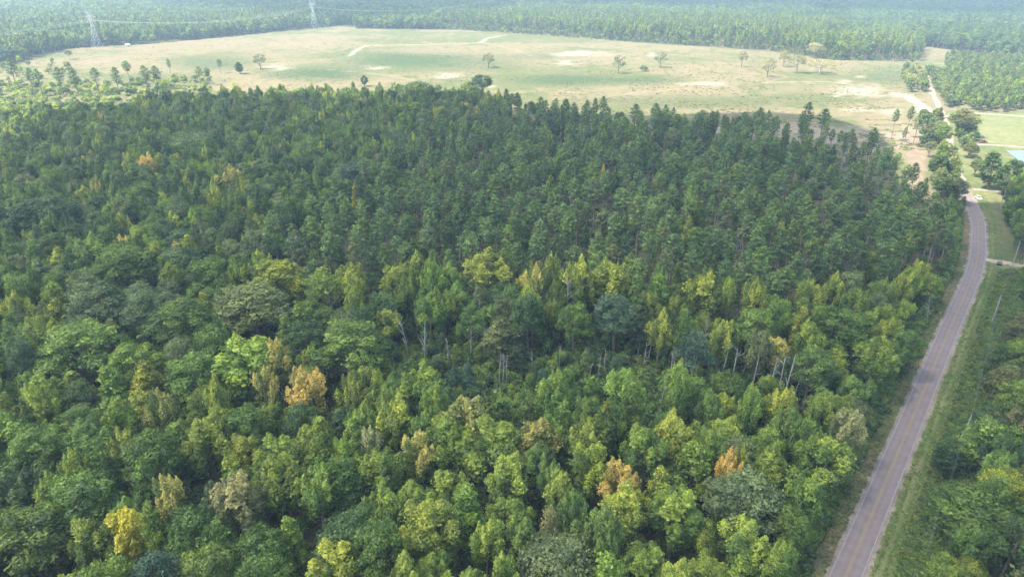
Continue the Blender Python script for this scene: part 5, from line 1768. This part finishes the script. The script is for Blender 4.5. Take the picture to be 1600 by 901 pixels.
link("shade_disc", mb.mesh("culvert_shade_disc", M_PIPE_SHADE), e)  # near-black disc paints in the shade inside the pipe mouth

# ------------------------------------------------------------------ small buildings far away
M_WALL = noise_material("white_metal_siding", (.72, .72, .70), (.80, .80, .78), .8)
M_ROOF = noise_material("pale_metal_roof", (.50, .51, .52), (.62, .63, .64), .6, rough=.5)
M_DOOR = noise_material("grey_door", (.25, .25, .26), (.32, .32, .33), 1.0)


def shed(loc, rz, L, W, h, label, name="shed"):
    e = link(name, None, None, loc, (0, 0, rz)); tag(e, label, "shed" if name == "shed" else "farm building")
    b = MB(); b.box((-L / 2, -W / 2, 0), (L / 2, W / 2, h))
    b.add([(-L / 2, -W / 2, h), (-L / 2, W / 2, h), (-L / 2, 0, h + W * .28), (L / 2, -W / 2, h), (L / 2, W / 2, h), (L / 2, 0, h + W * .28)], (), [(0, 2, 1), (3, 4, 5)])
    link("wall", b.mesh("shed_wall", M_WALL), e)
    r = MB(); t = .12; o = .4; hh = h + W * .28
    for s in (-1, 1):
        V = [(-L / 2 - o, 0, hh + .02), (L / 2 + o, 0, hh + .02), (L / 2 + o, s * (W / 2 + o), h - o * .56 + .02), (-L / 2 - o, s * (W / 2 + o), h - o * .56 + .02)]
        V += [(x, y, z + t) for x, y, z in V]
        r.add(V, [(0, 1, 2, 3), (4, 5, 6, 7), (0, 1, 5, 4), (1, 2, 6, 5), (2, 3, 7, 6), (3, 0, 4, 7)])
    link("roof", r.mesh("shed_roof", M_ROOF), e)
    d = MB(); d.box((-.7, -.05, 0), (.7, .03, 2.1)); link("door", d.mesh("shed_door", M_DOOR), e, (L * .2, -W / 2 - .02, 0))
    w = MB(); w.box((-.6, -.05, 0), (.6, .03, 1.0)); link("window", w.mesh("shed_window", M_GLASS), e, (-L * .25, -W / 2 - .02, 1.1))


x, y = (float(c) for c in ground(200.5, 73)); shed((x, y, 0), .2, 5.5, 4, 2.6, "small white shed at the field edge right of the nearer pylon")
x, y = (float(c) for c in ground(588, 44)); shed((x, y, 0), .1, 14, 8, 5.0, "white farm building half hidden by trees at the far field edge", "farm_building")

# ------------------------------------------------------------------ unseen clouds added to shade and soften sun on the woods
def shade_cloud(name, tx, ty, rx, ry, alt, seed, white=.96):
    rng = np.random.default_rng(seed)
    c = Vector((tx, ty, 0)) + SUN_DIR * (alt / SUN_DIR.z)
    mb = MB(); n, m = 96, 28
    th = np.linspace(0, 2 * math.pi, n, endpoint=False); ph = np.linspace(.02, math.pi - .02, m)
    A, B = np.meshgrid(th, ph)
    edge = 1 + .22 * np.sin(3 * A + seed) + .13 * np.sin(7 * A + 2 * seed) + .08 * np.sin(13 * A)
    x = np.cos(A) * np.sin(B) * edge * rx; y = np.sin(A) * np.sin(B) * edge * ry
    lump = fbm(x / 170 + 50, y / 170 + 50, seed, 4)
    z = np.where(np.cos(B) > 0, np.cos(B) * 180 * (.4 + 1.2 * lump), np.cos(B) * 40 * (.5 + lump))
    V = np.stack([x + c.x, y + c.y, z + alt], -1).reshape(-1, 3)
    Q = [(i * n + j, (i + 1) * n + j, (i + 1) * n + (j + 1) % n, i * n + (j + 1) % n) for i in range(m - 1) for j in range(n)]
    mt, nt, out = mat("shade_cloud_sheet")
    tc = nt.nodes.new("ShaderNodeTexCoord")
    nz = nt.nodes.new("ShaderNodeTexNoise"); nz.inputs['Scale'].default_value = .006; nz.inputs['Detail'].default_value = 6
    nt.links.new(tc.outputs['Object'], nz.inputs[0])
    f = math_node(nt, 'MULTIPLY', math_node(nt, 'SUBTRACT', nz.outputs['Fac'], .20), 4.0, clamp=True)
    f = math_node(nt, 'MULTIPLY', f, .70)
    tl = nt.nodes.new("ShaderNodeBsdfTranslucent"); tl.inputs[0].default_value = (white, white * 1.01, white * 1.02, 1)
    tr = nt.nodes.new("ShaderNodeBsdfTransparent")
    mx = nt.nodes.new("ShaderNodeMixShader")
    nt.links.new(f, mx.inputs[0]); nt.links.new(tr.outputs[0], mx.inputs[1]); nt.links.new(tl.outputs[0], mx.inputs[2])
    nt.links.new(mx.outputs[0], out.inputs[0])
    o = link(name, new_mesh(name, V, Q, (mt,), smooth_shade=True))
    tag(o, "unseen thin cloudy sheet added to soften sun on the forest" if alt < 500 else ("unseen broad cloudy sheet added to shade the far forest on the right" if tx > 0 else "unseen cloudy sheet added to shade the far forest behind the farm building"), "shade_cloud", None, 'stuff')


shade_cloud("shade_cloud", -30, 165, 430, 330, 430, 3)
shade_cloud("shade_cloud", 1150, 1900, 850, 560, 600, 5, .4)
shade_cloud("shade_cloud", -330, 1750, 420, 330, 600, 6, .4)

# ------------------------------------------------------------------ haze
mh, nt, out = mat("summer_haze")
vp = nt.nodes.new("ShaderNodeVolumePrincipled")
vp.inputs['Color'].default_value = (.60, .82, 1.0, 1)
vp.inputs['Density'].default_value = 2.1e-4
vp.inputs['Anisotropy'].default_value = 0.0
nt.links.new(vp.outputs[0], out.inputs['Volume'])
mb = MB(); mb.box((-12000, -12000, -1.0), (12000, 12000, 112.0))
hz = link("haze", mb.mesh("haze", mh)); tag(hz, kind='stuff')
